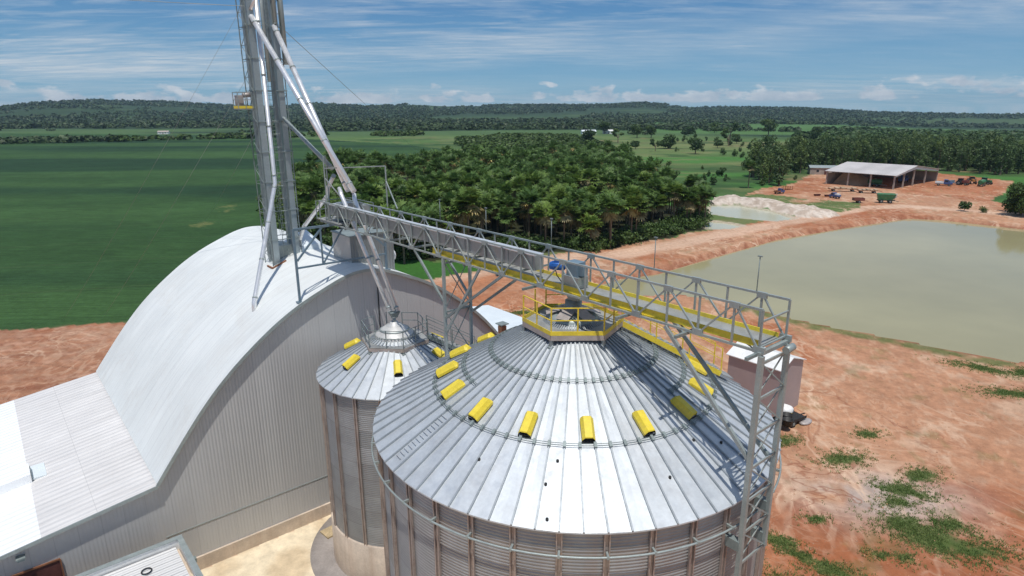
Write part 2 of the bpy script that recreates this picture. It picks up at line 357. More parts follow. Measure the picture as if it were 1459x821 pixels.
# ------------------------------------------------------------------ ground plan (metres, camera foot at 0,0)
SOIL = [(-300, -200), (-300, 40), (-90, 74), (-67, 77.6), (-52, 80.8), (-38.6, 86.2), (-19, 97.8), (-10.8, 104.7), (1.4, 111.6), (10, 121.5), (18, 123.1), (30, 133), (43, 142.8), (65, 158), (85.6, 172), (104, 187), (117, 196), (137, 190), (165, 160), (170, 120), (140, 60), (140, -200)]
POND = [(7.8, 95.6), (18.2, 105.1), (24.8, 108), (36.6, 118.8), (57.4, 137.2), (80.2, 151.5), (103.3, 164.5), (110.9, 162), (121.9, 148.5), (132.4, 134.5), (102.3, 90.9), (67.3, 57.2), (56.8, 65.2), (53.5, 66.9), (49.5, 70.7), (45.6, 74.2), (41.1, 77.7), (37.8, 80.9), (32.7, 87.8), (24.8, 93), (13.7, 90.6)]
ROAD = [(-30, 92), (-12, 100), (-3.7, 109.1), (9.4, 117), (18.9, 118.6), (33.2, 128.6), (50.6, 142.3), (74.9, 159.7), (98, 176.8), (113.2, 180.7), (125.5, 171), (133.3, 160), (141, 146)]
YARD = [(104, 184), (94, 173), (83.5, 187), (76, 205), (78.8, 211.6), (89.8, 224.8), (105, 237), (124, 267.5), (146, 288), (182, 277), (192, 243), (168, 213.9), (146, 192), (140, 168), (127, 155), (110, 172)]
STRIP = [(77, 209.8), (84.8, 206), (91.6, 195.8), (103.4, 189.2), (98.6, 178.1), (89.3, 169.6), (82.3, 184.1), (75.4, 193.2)]
RUBBLE = [(63, 198.4), (68.4, 204.9), (79.1, 191.5), (85.2, 177.3), (88.7, 168.4), (84.1, 162.8), (74.1, 160.9), (72.5, 175.1), (67, 187.5), (58.7, 186.3)]
POOL1 = [(58.3, 184.9), (66.5, 186.1), (72, 173.8), (73.2, 160.8), (65.7, 156.9), (57, 163.6), (53.2, 169.5)]
POOL2 = [(47.8, 160.5), (53.8, 155.2), (56.2, 150.8), (51.7, 147.1), (46.0, 146.5)]
FIELD = [(-668, 851), (-503, 806), (-354, 765), (-219, 657), (-98, 538), (-44, 458), (-51, 362), (-103, 365), (-100, 278), (-68, 178), (-56, 137), (-39, 86.2), (-52.2, 81.1), (-66.8, 77.9), (-90, 74.3), (-300, 40), (-1500, -200), (-1500, 870)]
GROVE = [(-19.6, 110.9), (-4.1, 123.5), (16.7, 121.7), (28.4, 131.7), (45.3, 145.9), (50.9, 164.9), (46.6, 185.3), (43, 226), (54, 290), (46, 318), (12, 318), (-12, 290), (-40, 268), (-62, 245), (-74, 215), (-55.6, 155), (-36.2, 122.9)]
GREENP = [(-26, 121), (-14.2, 113.5), (1.4, 116.5), (3, 112.5), (-10.7, 104.8), (-22, 97)]
SKYL = [(-180, .006), (-47.6, .0059), (-37.8, .0057), (-35.4, .0112), (-32.5, .0138), (-27.9, .0123), (-23, .0071), (-20.1, .0051), (-16.5, .0096), (-12.5, .0054), (-8.4, .0080), (-5.4, .0050), (1.9, .0054), (8, .005), (11.6, .0083), (15.1, .0022), (19.5, .0006), (24.3, -.001), (29.2, -.0068), (33.7, -.0087), (38.1, -.0095), (46.2, -.0114), (180, -.008)]
def terrain(x, y):
    r = np.hypot(x, y); a = np.degrees(np.arctan2(x, y))
    h = 0.12*(fbm(x*.12, y*.12, 3, 3)-.5)*sm(45, 60, r)*1.0
    dp = segdist(x, y, POND, True); ip = inpoly(x, y, POND)
    h = np.where(ip, -.25-1.75*sm(0, 3.2, dp), h)
    for pl_ in (POOL1, POOL2):
        i2 = inpoly(x, y, pl_); d2 = segdist(x, y, pl_, True); h = np.where(i2, -.5*sm(0, 1.2, d2)-.2, h)
    ir = inpoly(x, y, RUBBLE); dr = segdist(x, y, RUBBLE, True); h = h+np.where(ir, sm(0, 4, dr)*(.5+1.3*fbm(x*.4, y*.4, 3, 9)), 0)
    bn = np.exp(-((dp-1.0)/1.3)**2)*(~ip)*.35*fbm(x*.25, y*.25, 3, 5)*sm(100, 118, y)   # small berm along the far bank
    h = h+bn*.6
    # distant country: falls away gently to the right, ends in low wooded hills
    e = np.interp(a, [q[0] for q in SKYL], [q[1] for q in SKYL])
    tiltv = np.interp(a, [-60, 5, 12, 20, 26, 32, 40, 60], [0, 0, -.002, -.0045, -.0065, -.0125, -.0145, -.015])
    base = tiltv*np.maximum(0, r-330)
    rp = 3300+900*(fbm(a*.07+4, a*0, 3, 21)-.5)
    crest = CAMZ+rp*(e-.0008)
    lo = base*1.0
    roll = sm(1200, 2600, r)*(fbm(x*.0016, y*.0016, 4, 31)-.5)*34
    k = sm(1500, 3300, r)
    h = h+lo*(1-k)+k*(np.minimum(crest, crest)) + roll*(1-sm(2600, 3100, r))
    h = np.where(r > rp, np.minimum(h, crest-(r-rp)*.02), h)
    return h
# polar sheet around the plant
az_f = np.arange(-50, 50.001, .15); az_c = np.arange(54, 306.1, 6.0); azs = np.radians(np.concatenate([az_f, az_c]))
rs = [14.]
while rs[-1] < 9000: rs.append(rs[-1]*(1.0085 if rs[-1] < 240 else 1.0125))
rs = np.array([0.5, 4]+rs)
A_, R_g = np.meshgrid(azs, rs); gx = R_g*np.sin(A_); gy = R_g*np.cos(A_); gz = terrain(gx, gy)
na, nr = len(azs), len(rs)
i0 = np.arange(nr-1)[:, None]*na; k0 = np.arange(na)[None, :]; k1 = (k0+1) % na
GF = np.stack([i0+k0, i0+na+k0, i0+na+k1, i0+k1], -1).reshape(-1, 4)[:, ::-1]
# colours of the land cover (surface colour only)
x, y = gx.ravel(), gy.ravel(); rr_ = np.hypot(x, y); aa_ = np.degrees(np.arctan2(x, y))
wx = x+2.2*(fbm(x*.22, y*.22, 3, 40)-.5)*2*sm(20, 120, rr_)*.8; wy = y+2.2*(fbm(x*.22+50, y*.22, 3, 41)-.5)*2*sm(20, 120, rr_)*.8
def C3(*c): return np.array(c)[None, :]
def lerp(a, b, m): return a*(1-m[:, None])+b*m[:, None]
n_a = fbm(x*.02, y*.02, 5, 50); n_b = fbm(x*.12, y*.12, 4, 51); n_c = fbm(x*.006, y*.004, 4, 52); n_d = fbm(x*.9, y*.9, 3, 53)
# rough pasture as base
col = lerp(C3(.080, .145, .042), C3(.120, .170, .058), sm(.35, .65, n_a)); col = lerp(col, C3(.042, .082, .028), sm(.52, .7, n_c)*.8)
col = lerp(col, C3(.060, .165, .034), sm(.42, .56, fbm(x*.016, y*.022, 3, 57))*((aa_ > 5) & (rr_ < 400))*.9)
col = lerp(col, C3(.17, .19, .075), sm(380, 450, rr_)*(1-sm(560, 640, rr_))*sm(.40, .6, fbm(x*.01, y*.02, 3, 58))*sm(4, 10, aa_)*.9)
col = lerp(col, C3(.20, .15, .08), sm(.70, .76, fbm(x*.035, y*.06, 3, 59))*(rr_ < 700)*.8)
col = lerp(col, C3(.030, .075, .022), sm(.56, .66, fbm(x*.03+4, y*.05, 4, 65))*(rr_ < 650)*.7); col = lerp(col, C3(.16, .17, .07), sm(.60, .70, fbm(x*.05+8, y*.09, 4, 66))*(rr_ < 650)*.6)
# mid distance: bands of bright field and dark bush
band = fbm(x*.0012+5, y*.0042, 4, 60)
far = sm(640, 760, rr_)
fcol = lerp(C3(.028, .055, .026), C3(.070, .125, .045), sm(.50, .56, band)); col = lerp(col, fcol, far)
grn = ((aa_ > 12) & (aa_ < 34)) * sm(760, 860, rr_)*(1-sm(1500, 1750, rr_)); col = lerp(col, C3(.080, .165, .048), grn*.85)
col = lerp(col, lerp(C3(.030, .058, .026), C3(.060, .10, .04), sm(.5, .6, fbm(x*.0022+3, y*.003, 4, 64))), sm(1500, 2100, rr_))
# soy field
fm = inpoly(wx, wy, FIELD)*1.0
fc = lerp(C3(.028, .068, .021), C3(.041, .092, .028), sm(.3, .7, fbm(x*.010, y*.05, 4, 61))); fc = lerp(fc, C3(.011, .036, .017), sm(.52, .68, fbm(x*.0035+9, y*.022, 3, 62))*.75)
fc = fc*(.85+.3*fbm(x*.5, y*.5, 3, 63))[:, None]
for cx, cy, rd, am in ((-84, 186, 1.0, .6), (-80, 178, .7, .6), (-77, 156, 1.6, .6)):
    dd = np.hypot((x-cx)/1.7, (y-cy)/3.2); fc = lerp(fc, C3(.16, .17, .06), (1-sm(rd*.4, rd, dd+3*(n_d-.5)))*am)
col = lerp(col, fc, fm)
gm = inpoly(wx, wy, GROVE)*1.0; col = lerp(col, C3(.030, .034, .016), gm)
# soil yard
smk = inpoly(wx, wy, SOIL)*1.0
smk = np.maximum(smk, inpoly(wx, wy, YARD)*1.0)
s1 = fbm(x*.10, y*.10, 5, 70); s2 = fbm(x*.35+7, y*.35, 5, 71); s3 = np.abs(fbm(x*.16+3, y*.11, 5, 72, .55)-.5)*2; s4 = fbm(x*1.4, y*1.4, 4, 73)
sc = lerp(C3(.335, .120, .054), C3(.39, .168, .086), sm(.35, .65, s1)); sc = lerp(sc, C3(.31, .112, .055), sm(.50, .70, s2)*.7)
pale = sm(.42, .60, fbm(x*.045+1.5, y*.045, 4, 74)+.28*np.exp(-(((x-40)/16)**2+((y-62)/14)**2)))
sc = lerp(sc, C3(.45, .255, .155), pale*.70)
sc = lerp(sc, C3(.60, .45, .32), (1-sm(.02, .11, s3))*(.12+.30*pale)*sm(.3, .6, s2+.1))
s5 = np.abs(fbm(x*.45+13, y*.30, 4, 75, .6)-.5)*2; sc = lerp(sc, C3(.58, .42, .29), (1-sm(.01, .07, s5))*.2*(.3+pale))
greyp = np.exp(-(((x-27)/5)**2+((y-40)/3)**2)); sc = lerp(sc, C3(.46, .38, .33), np.clip(greyp*1.2*sm(.3, .6, s2+.1), 0, .85))
# left: ploughed strip beside the field
pl2 = ((x < -25) & (y > 20))*1.0; rows = np.sin((y-.22*x)*2*PI/2.6+2*s2)*.5+.5; sc = lerp(sc, C3(.24, .095, .055), pl2*(.35+.55*rows*sm(.3, .6, s1)))
sc = lerp(sc, C3(.42, .23, .15), pl2*sm(.6, .8, rows*s2*1.4))
sc = sc*(.80+.40*s4)[:, None]
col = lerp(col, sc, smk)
# grass growing on the soil
def blob(cx, cy, rx, ry, th=0):
    c, s = math.cos(th), math.sin(th); dx, dy = x-cx, y-cy; return np.exp(-(((dx*c+dy*s)/rx)**2+((-dx*s+dy*c)/ry)**2))
GR = 0
GPATCH = [(23.3, 48.2, 1.0, .5, .4), (26.8, 45.2, 1.5, .7, .2), (30.9, 49.4, .9, .5, 0), (29, 40.8, 1.5, .7, -.4), (31.4, 42.8, 1.3, .6, .5), (27.6, 39.5, .9, .5, .2), (28, 35.3, 2.4, 1.3, -.5), (26.8, 37.1, 1.3, .7, .3), (29.6, 34.2, 1.2, .6, 0), (29.7, 36.8, .8, .5, 0), (17.4, 35.3, .9, .5, -.4), (18.5, 33.6, 1.4, .4, -.5), (19.6, 32.4, 1.4, .5, -.4), (17.2, 31, 1.6, .6, -.6), (23.1, 33.9, .7, .3, 0), (24.7, 33.6, .5, .4, 0), (20.8, 37.5, .6, .3, 0), (51, 63.5, 2.2, .8, -.6), (49.4, 57.3, 1.8, .8, -.2), (54.8, 62.4, 1.6, .8, 0), (-.7, 79, 4, .9, .2), (3, 84, 3, .8, .1)]
GPATCH = [(a_, b_, c_*1.25, d_*1.35, e_) for a_, b_, c_, d_, e_ in GPATCH]
for gp in GPATCH: GR = np.maximum(GR, blob(*gp))
gmask = sm(.46, .64, GR*.75+.55*(fbm(x*1.1, y*1.1, 4, 80)-.28))*smk*(GR > .10)
spr = sm(.70, .80, fbm(x*.55, y*.55, 4, 81)+.10*fbm(x*.08, y*.08, 2, 82))*smk*((x > 10)*.8)
edge = np.exp(-(segdist(x, y, [(32.7, 86), (37.8, 79.5), (45.6, 72.5), (53.5, 65)])/2.6)**2)*smk; gmask = np.maximum(gmask, sm(.42, .6, edge*.5+.5*fbm(x*.6, y*.6, 4, 83)-.12)*.9)
gmask = np.clip(np.maximum(gmask, spr*.4), 0, 1)
col = lerp(col, lerp(C3(.055, .115, .028), C3(.11, .15, .05), sm(.3, .7, n_d)), gmask*.9)
# road on the bank, verge, rubble, pools
dR = segdist(x, y, ROAD); rd = 1-sm(2.6, 3.6, dR+1.2*(n_b-.5)); rd = rd*sm(96, 104, y)
rc = lerp(C3(.55, .36, .25), C3(.46, .27, .175), sm(.4, .7, n_b)); rc = lerp(rc, C3(.62, .45, .33), np.exp(-((dR-.9)/.35)**2)*.6)
col = lerp(col, rc, rd)
dP = segdist(x, y, POND, True); inP = inpoly(x, y, POND)
bank = np.where(inP, 1-sm(2.5, 4.5, dP), 1-sm(.0, .8, dP)); col = lerp(col, lerp(C3(.26, .10, .055), C3(.42, .21, .125), sm(.35, .65, fbm(x*.8, y*.8, 4, 85))), bank*.9)
col = lerp(col, C3(.10, .15, .045), (inpoly(wx, wy, STRIP)*1.0)*sm(.28, .46, n_b+.05))
col = lerp(col, C3(.04, .12, .022), (inpoly(wx, wy, GREENP)*1.0))
col = lerp(col, lerp(C3(.42, .34, .27), C3(.60, .52, .44), sm(.35, .65, n_d)), inpoly(wx, wy, RUBBLE)*1.0)
for pl_ in (POOL1, POOL2): col = lerp(col, C3(.50, .42, .33), (1-sm(.2, 1.4, segdist(x, y, pl_, True)))*.9)
# pale concrete and sandy yard by the arched store
SAND = [tuple(LW(s, t)[:2]) for s, t in ((-30, -60), (-30, 0), (2.6, 0), (4, -4), (-4.2, -11), (-6, -14), (-6, -60))]
sd = inpoly(x, y, SAND)*1.0
col = lerp(col, lerp(C3(.62, .50, .34), C3(.74, .64, .47), sm(.35, .65, fbm(x*.5, y*.5, 5, 86))), sd)
gmt, nt, b = newmat('land')
at = N(nt, 'ShaderNodeAttribute', attribute_name='zone'); g = N(nt, 'ShaderNodeNewGeometry')
c = mixc(nt, 1.0, at.outputs['Color'], ramp(nt, noise(nt, g.outputs['Position'], 1.3, 7, .7), [(.3, .80), (.7, 1.2)]), 'MULTIPLY')
c = mixc(nt, 1.0, c, ramp(nt, noise(nt, g.outputs['Position'], .045, 7, .7), [(.3, .84), (.7, 1.16)]), 'MULTIPLY')
at2 = N(nt, 'ShaderNodeAttribute', attribute_name='soil'); sf_ = at2.outputs['Fac']; ps = g.outputs['Position']
def vein(sc_, dist, lo, hi, stretch=(1, 1, 1), rot=0):
    n_ = noise(nt, mapping(nt, ps, stretch, (3.1, 7.7, 0), (0, 0, rot)), sc_, 4, .55, dist); d_ = math_(nt, 'ABSOLUTE', math_(nt, 'SUBTRACT', n_, .5)); return ramp(nt, d_, [(lo, 1), (hi, 0)])
big_ = ramp(nt, noise(nt, ps, .055, 4, .6), [(.42, .12), (.62, 1)])
vmask = math_(nt, 'MULTIPLY', math_(nt, 'MULTIPLY', math_(nt, 'ADD', vein(.11, .7, .004, .020, (1, .7, 1), .5), math_(nt, 'MULTIPLY', vein(.38, 1.0, .004, .024, (1, .6, 1), -.3), .6)), big_), math_(nt, 'MULTIPLY', sf_, .62), clamp=True)
c = mixc(nt, vmask, c, (.66, .47, .33))
trk_ = math_(nt, 'MULTIPLY', math_(nt, 'MULTIPLY', vein(.09, .6, .002, .009, (1, 1, 1), 1.0), big_), math_(nt, 'MULTIPLY', sf_, .75)); c = mixc(nt, trk_, c, (.24, .09, .05))
spk = math_(nt, 'MULTIPLY', ramp(nt, noise(nt, ps, 5.5, 5, .7), [(.58, 0), (.70, 1)]), math_(nt, 'MULTIPLY', sf_, .45)); c = mixc(nt, spk, c, (.22, .085, .045))
spk2 = math_(nt, 'MULTIPLY', ramp(nt, noise(nt, ps, 3.1, 6, .75), [(.60, 0), (.74, 1)]), math_(nt, 'MULTIPLY', sf_, .6)); c = mixc(nt, spk2, c, (.60, .44, .32))
at3 = N(nt, 'ShaderNodeAttribute', attribute_name='crop'); cf = at3.outputs['Fac']
sx_ = N(nt, 'ShaderNodeSeparateXYZ'); nt.links.new(mapping(nt, ps, (1, 1, 1), (0, 0, 0), (0, 0, -.30)), sx_.inputs[0])
wob = math_(nt, 'MULTIPLY', noise(nt, ps, .03, 3, .5), 6.0)
ln_ = math_(nt, 'LESS_THAN', math_(nt, 'ABSOLUTE', math_(nt, 'SUBTRACT', math_(nt, 'FRACT', math_(nt, 'DIVIDE', math_(nt, 'ADD', sx_.outputs[1], wob), 21.0)), .5)), .018)
c = mixc(nt, math_(nt, 'MULTIPLY', math_(nt, 'MULTIPLY', ln_, cf), .30), c, (.055, .085, .035))
rw_ = ramp(nt, noise(nt, mapping(nt, ps, (.12, 1.6, 1), (0, 0, 0), (0, 0, -.30)), 1.0, 5, .65), [(.35, .80), (.65, 1.22)])
c = mixc(nt, cf, c, mixc(nt, 1.0, c, rw_, 'MULTIPLY'))
nt.links.new(c, b.inputs['Base Color']); b.inputs['Roughness'].default_value = .95; b.inputs['Specular IOR Level'].default_value = .15
bn = N(nt, 'ShaderNodeBump', inp={'Strength': .5, 'Distance': .12}); nt.links.new(noise(nt, g.outputs['Position'], 2.2, 6, .7), bn.inputs['Height']); nt.links.new(bn.outputs[0], b.inputs['Normal'])
ground = npmesh('ground', np.stack([x, y, gz.ravel()], -1), GF, gmt, smooth=True, colors=col); tag(ground, kind='structure')
soilv = (smk*(1-gmask)*(1-sd)).astype(np.float32); at_ = ground.data.attributes.new('soil', 'FLOAT', 'POINT'); at_.data.foreach_set('value', soilv); at_ = ground.data.attributes.new('crop', 'FLOAT', 'POINT'); at_.data.foreach_set('value', (fm*(1-smk)).astype(np.float32))

# water
def watermat(name, col, rough=.06):
    m, nt, b = newmat(name); g = N(nt, 'ShaderNodeNewGeometry')
    c = mixc(nt, 1.0, col, ramp(nt, noise(nt, g.outputs['Position'], .035, 4, .6), [(.3, .9), (.7, 1.1)]), 'MULTIPLY')
    nt.links.new(c, b.inputs['Base Color']); b.inputs['Roughness'].default_value = rough; b.inputs['IOR'].default_value = 1.33; b.inputs['Specular IOR Level'].default_value = .4
    bn = N(nt, 'ShaderNodeBump', inp={'Strength': .12, 'Distance': .05}); nt.links.new(noise(nt, mapping(nt, g.outputs['Position'], (1, .5, 1)), 1.4, 4, .6), bn.inputs['Height']); nt.links.new(bn.outputs[0], b.inputs['Normal'])
    return m
def sheet(name, poly, z, m):
    mb = MB(); mb.add([(px_, py_, z) for px_, py_ in poly], [tuple(range(len(poly)))]); o = mb.build(name, m); tag(o, kind='structure'); return o
def grow(poly, d):
    cx = sum(p[0] for p in poly)/len(poly); cy = sum(p[1] for p in poly)/len(poly)
    return [(px_+(px_-cx)/math.hypot(px_-cx, py_-cy)*d, py_+(py_-cy)/math.hypot(px_-cx, py_-cy)*d) for px_, py_ in poly]
sheet('pond_water', POND[::-1], -.72, watermat('silty_pond_water', (.335, .305, .170)))
MT['pool'] = watermat('milky_pool_water', (.50, .49, .36), .15)
sheet('settling_pool_water', POOL1[::-1], -.33, MT['pool']); sheet('settling_pool_water', POOL2[::-1], -.33, MT['pool'])

# ================================================================== ARCHED STORE
PROF = [(0, 17.05), (1.2, 16.9), (2.4, 16.45), (4.4, 15.6), (6.0, 14.7), (7.9, 13.3), (9.4, 12.0), (10.6, 10.75), (11.7, 9.4), (12.8, 7.95), (13.8, 6.6)]
def vz(s): return float(np.interp(abs(s), [a for a, _ in PROF], [b for _, b in PROF]))
fine = [i/4 for i in range(-55, 56)]
def vzs(s):
    xs = np.array([a for a, _ in PROF]); zs = np.array([b for _, b in PROF]); return float(np.mean([np.interp(abs(s+d), xs, zs) for d in (-.7, -.35, 0, .35, .7)])) if abs(s) < 13.05 else vz(s)
arc = [(-13.8, 6.6)]+[(s, vzs(s)) for s in fine if abs(s) < 13.8]+[(13.8, 6.6)]
st = thing('arched_warehouse', 'large pale arched-roof grain store with ribbed grey end wall, left of the silos', 'warehouse', 0, 0, 0)
LEN = 21.3
mb = MB()
vs = []; fs = []
for (s, z) in arc: vs += [(s, -.28, z+.10), (s, LEN, z+.10), (s, LEN, z), (s, -.28, z)]
for i in range(len(arc)-1):
    a = i*4; b_ = a+4; fs += [(a, b_, b_+1, a+1), (a+3, a+2, b_+2, b_+3), (a, a+3, b_+3, b_), (a+1, b_+1, b_+2, a+2)]
mb.add(vs, fs); o = mb.build('roof', MT['vault'], st)
for p in o.data.polygons: p.use_smooth = True
o.data.set_sharp_from_angle(angle=R(40))
# end wall (with the wall of the low wing in one plane)
mb = MB()
pl_ = [(-13.8, 6.55), (-13.8, .9), (13.8, .9), (13.8, 6.55)]+[(s, z-.02) for s, z in arc[::-1]][1:-1]
for t0, t1 in ((0, .12), (LEN-.15, LEN-.03)):
    n = len(pl_); mb.add([(s, t0, z) for s, z in pl_]+[(s, t1, z) for s, z in pl_], [tuple(range(n)), tuple(range(n, 2*n))[::-1]]+[(k, (k+1) % n, n+(k+1) % n, n+k) for k in range(n)])
mb.build('end_wall', MT['gable'], st)
mb = MB(); mb.box((13.65, .12, .9), (13.8, LEN-.15, 6.55)); mb.build('side_wall', MT['gable'], st)
mb = MB(); mb.box((-27.9, -.14, 0), (14.0, .0, .9)); mb.box((13.8, 0, 0), (13.95, LEN, .9)); mb.build('plinth', MT['conc'], st)
mb = MB()
for i in range(len(arc)-1):
    (s0, z0), (s1, z1) = arc[i], arc[i+1]; mb.bar((s0, -.30, z0+.02), (s1, -.30, z1+.02), .04, .20)
mb.build('edge_trim', MT['galv'], st)
mb = MB(); mb.tube([(1.05, -.06, .9), (1.05, -.06, 16.6)], .035, 6); mb.build('downpipe', MT['black'], st)
mb = MB()
for s0 in (-2.6, -2.2, -1.8): mb.bar((s0, -.02, 1), (s0, -.02, 1.01), .02)
# horizontal lap line on the wall
mb = MB(); mb.bar((-13.8, -.015, 3.0), (13.8, -.015, 3.0), .03, .05); mb.build('wall_rail', MT['galv'], st)
# rusty kerb where the elevators pass through the roof
mb = MB(); mb.bar((-3.25, 7.6, vzs(-3.2)+.15), (-2.2, 7.6, vzs(-2.2)+.15), .10, .10); mb.bar((-3.25, 7.6, vzs(-3.2)+.15), (-3.25, 8.6, vzs(-3.2)+.15), .10, .10); mb.build('roof_kerb', MT['rust'], st)
# rooftop cabin
cab = thing('rooftop_cabin', 'grey ribbed metal cabin standing on the arched roof behind the conveyor', 'cabin', 1.2, 2.2, 16)
cw = corr('cabin_cladding', (.50, .51, .50), 1, .22, .45, .4, .012, .08, .3); cw2 = corr('cabin_shaded_front_cladding', (.25, .27, .27), 0, .22, .45, .4, .012, .08, .3)  # front is a darker copy of the cladding, its shade put into the colour
mb = MB(); mb.box((.3, 2.06, 15.3), (3.65, 4.8, 18.9)); mb.build('wall', cw2, cab, OFF(cab))
mb = MB(); mb.box((.26, 2.04, 16.4), (.30, 4.8, 18.88)); mb.build('side_cladding', cw, cab, OFF(cab))
mb = MB(); mb.prism([(.2, 1.98), (3.75, 1.98), (3.75, 4.9), (.2, 4.9)], 18.9, 18.97); mb.build('roof', MT['galvdark'], cab, OFF(cab))
fan = MB(); fan.lathe([(0.0, 0), (.46, 0), (.46, .12), (.40, .15), (.40, .55), (.30, .62), (0, .64)], 20)
fo = fan.build('exhaust_duct', MT['white'], cab); fo.rotation_euler = (0, R(90), 0); fo.location = (3.66-1.2, 3.2-2.2, 16.9-16)
# low wing
wing = thing('low_wing', 'low wing with shallow white and pale grey roof left of the arched store', 'building', -20, 0, 0)
def zl(s): return 6.6-(-13.8-s)*.135
for name, s0, s1, m_ in (('grey_roof', -19.36, -13.8, 'lean'), ('white_roof', -28.0, -19.36, 'leanw')):
    mb = MB(); mb.add([(s0, -.3, zl(s0)), (s1, -.3, zl(s1)), (s1, 21.3, zl(s1)), (s0, 21.3, zl(s0)), (s0, -.3, zl(s0)-.1), (s1, -.3, zl(s1)-.1), (s1, 21.3, zl(s1)-.1), (s0, 21.3, zl(s0)-.1)],
        [(0, 1, 2, 3), (7, 6, 5, 4), (0, 4, 5, 1), (2, 6, 7, 3), (1, 5, 6, 2), (3, 7, 4, 0)]); mb.build(name, MT[m_], wing, OFF(wing))
mb = MB(); mb.add([(-27.9, 0, .9), (-13.8, 0, .9), (-13.8, 0, 6.48), (-27.9, 0, zl(-27.9)-.12), (-27.9, .12, .9), (-13.8, .12, .9), (-13.8, .12, 6.48), (-27.9, .12, zl(-27.9)-.12)],
    [(0, 1, 2, 3), (7, 6, 5, 4), (0, 3, 7, 4), (1, 5, 6, 2), (0, 4, 5, 1), (3, 2, 6, 7)]); mb.build('wall', MT['gable'], wing, OFF(wing))
mb = MB(); mb.box((-27.9, 21.0, 0), (-13.8, 21.15, 4.4)); mb.build('rear_wall', MT['gable'], wing, OFF(wing))
mb = MB(); mb.bar((-28.0, -.33, zl(-28)-.03), (-13.8, -.33, zl(-13.8)-.03), .05, .2); mb.build('gutter', MT['galv'], wing, OFF(wing))
mb = MB(); mb.box((-22.6, -.06, .3), (-18.85, -.005, 4.15)); d_ = mb.build('door', MT['darkrust'], wing, OFF(wing))
mb = MB(); mb.bar((-22.65, -.08, 4.2), (-18.8, -.08, 4.2), .06, .1); mb.bar((-18.8, -.08, .9), (-18.8, -.08, 4.15), .06, .1); mb.build('door_frame', MT['rust'], wing, OFF(wing))
mb = MB(); mb.box((-20.55, -.42, 5.12), (-20.15, -.02, 5.2)); mb.box((-20.5, -.40, 5.03), (-20.2, -.12, 5.12)); mb.build('wall_lamp', MT['galvdark'], wing, OFF(wing))
mv = MB(); zc = zl(-19.6)
mv.add([(-24.6, 6.4, zl(-24.6)), (-19.25, 6.4, zc-.03), (-19.25, 8.0, zc-.03), (-24.6, 8.0, zl(-24.6)), (-24.6, 6.4, zl(-24.6)+.62), (-19.25, 6.4, zc+.62), (-19.25, 8.0, zc+.62), (-24.6, 8.0, zl(-24.6)+.62)],
    [(0, 1, 5, 4), (1, 2, 6, 5), (2, 3, 7, 6), (3, 0, 4, 7), (4, 5, 6, 7)]); o = mv.build('roof_monitor', MT['leanw'], wing, OFF(wing))
mb = MB(); mb.box((-19.24, 6.55, zc+.03), (-19.20, 7.85, zc+.50)); q = mb.build('louvre', MT['galvdark'], o)
q.location = Vector((0, 0, 0)); q.data.transform(Matrix.Translation((20, 0, 0)))
mb = MB(); mb.prism([(-19.2, 6.6), (-18.5, 6.6), (-18.5, 8.4), (-19.2, 8.4)], zl(-19.2)+.03, zl(-18.5)+.05); mb.build('roof_patch', MT['palerf'], wing, OFF(wing))
# mirrored low wing on the far right side of the arch
rw = thing('right_wing', 'low pale blue-white roofed wing at the right foot of the arched store', 'building', 19, 3, 0)
mb = MB(); mb.add([(13.8, .2, 6.55), (24.8, .2, 5.2), (24.8, 18.2, 5.2), (13.8, 18.2, 6.55), (13.8, .2, 6.42), (24.8, .2, 5.07), (24.8, 18.2, 5.07), (13.8, 18.2, 6.42)],
    [(0, 1, 2, 3), (7, 6, 5, 4), (0, 4, 5, 1), (1, 5, 6, 2), (2, 6, 7, 3), (3, 7, 4, 0)]); mb.build('roof', MT['palerf'], rw, OFF(rw))
mb = MB(); mb.box((13.96, .4, 0), (24.5, 18, 5.0)); mb.build('wall', MT['gable'], rw, OFF(rw))
chm = thing('vent_stack', 'short rusty square vent stack rising beside the right foot of the arched roof', 'chimney', 11.5, .6, 9.4)
mb = MB(); mb.box((12.15, .2, 8.3), (12.65, .7, 10.15)); mb.build('shaft', MT['rust'], chm, OFF(chm))
mb = MB(); mb.prism([(12.0, .05), (12.8, .05), (12.8, .85), (12.0, .85)], 10.28, 10.36); mb.box((12.18, .22, 10.15), (12.24, .28, 10.28)); mb.box((12.56, .62, 10.15), (12.62, .68, 10.28)); mb.build('cap', MT['galvdark'], chm, OFF(chm))

# lower-left annex with parapet
an = thing('annex', 'small flat annex with white parapet and ribbed roof in front of the low wing', 'building', -18, -6, 0)
mb = MB(); mb.box((-27, -14, 0), (-13.55, -2.05, 3.35)); mb.build('wall', MT['conc'], an, OFF(an))
mb = MB(); mb.add([(-27, -14, 3.46), (-13.72, -14, 3.46), (-13.72, -2.2, 3.62), (-27, -2.2, 3.62)], [(0, 1, 2, 3)]); mb.build('roof', MT['lowroof'], an, OFF(an))
mb = MB(); mb.box((-27, -2.12, 3.36), (-13.3, -1.9, 4.0)); mb.box((-13.52, -14, 3.36), (-13.3, -2.12, 4.0)); mb.build('parapet', MT['white'], an, OFF(an))
mb = MB(); mb.box((-27, -2.17, 3.995), (-13.27, -1.86, 4.04)); mb.box((-13.56, -14, 3.995), (-13.27, -2.17, 4.04)); mb.build('coping', MT['galv'], an, OFF(an))
mb = MB(); mb.box((-13.3, -3.6, 3.1), (-13.0, -3.3, 3.35)); mb.build('floodlight', MT['galvdark'], an, OFF(an))
ring_ = MB(); ring_.tube([(-15.4+.24*math.cos(k*PI/12), -3.4+.24*math.sin(k*PI/12), 3.68) for k in range(24)], .035, 6, closed=True)
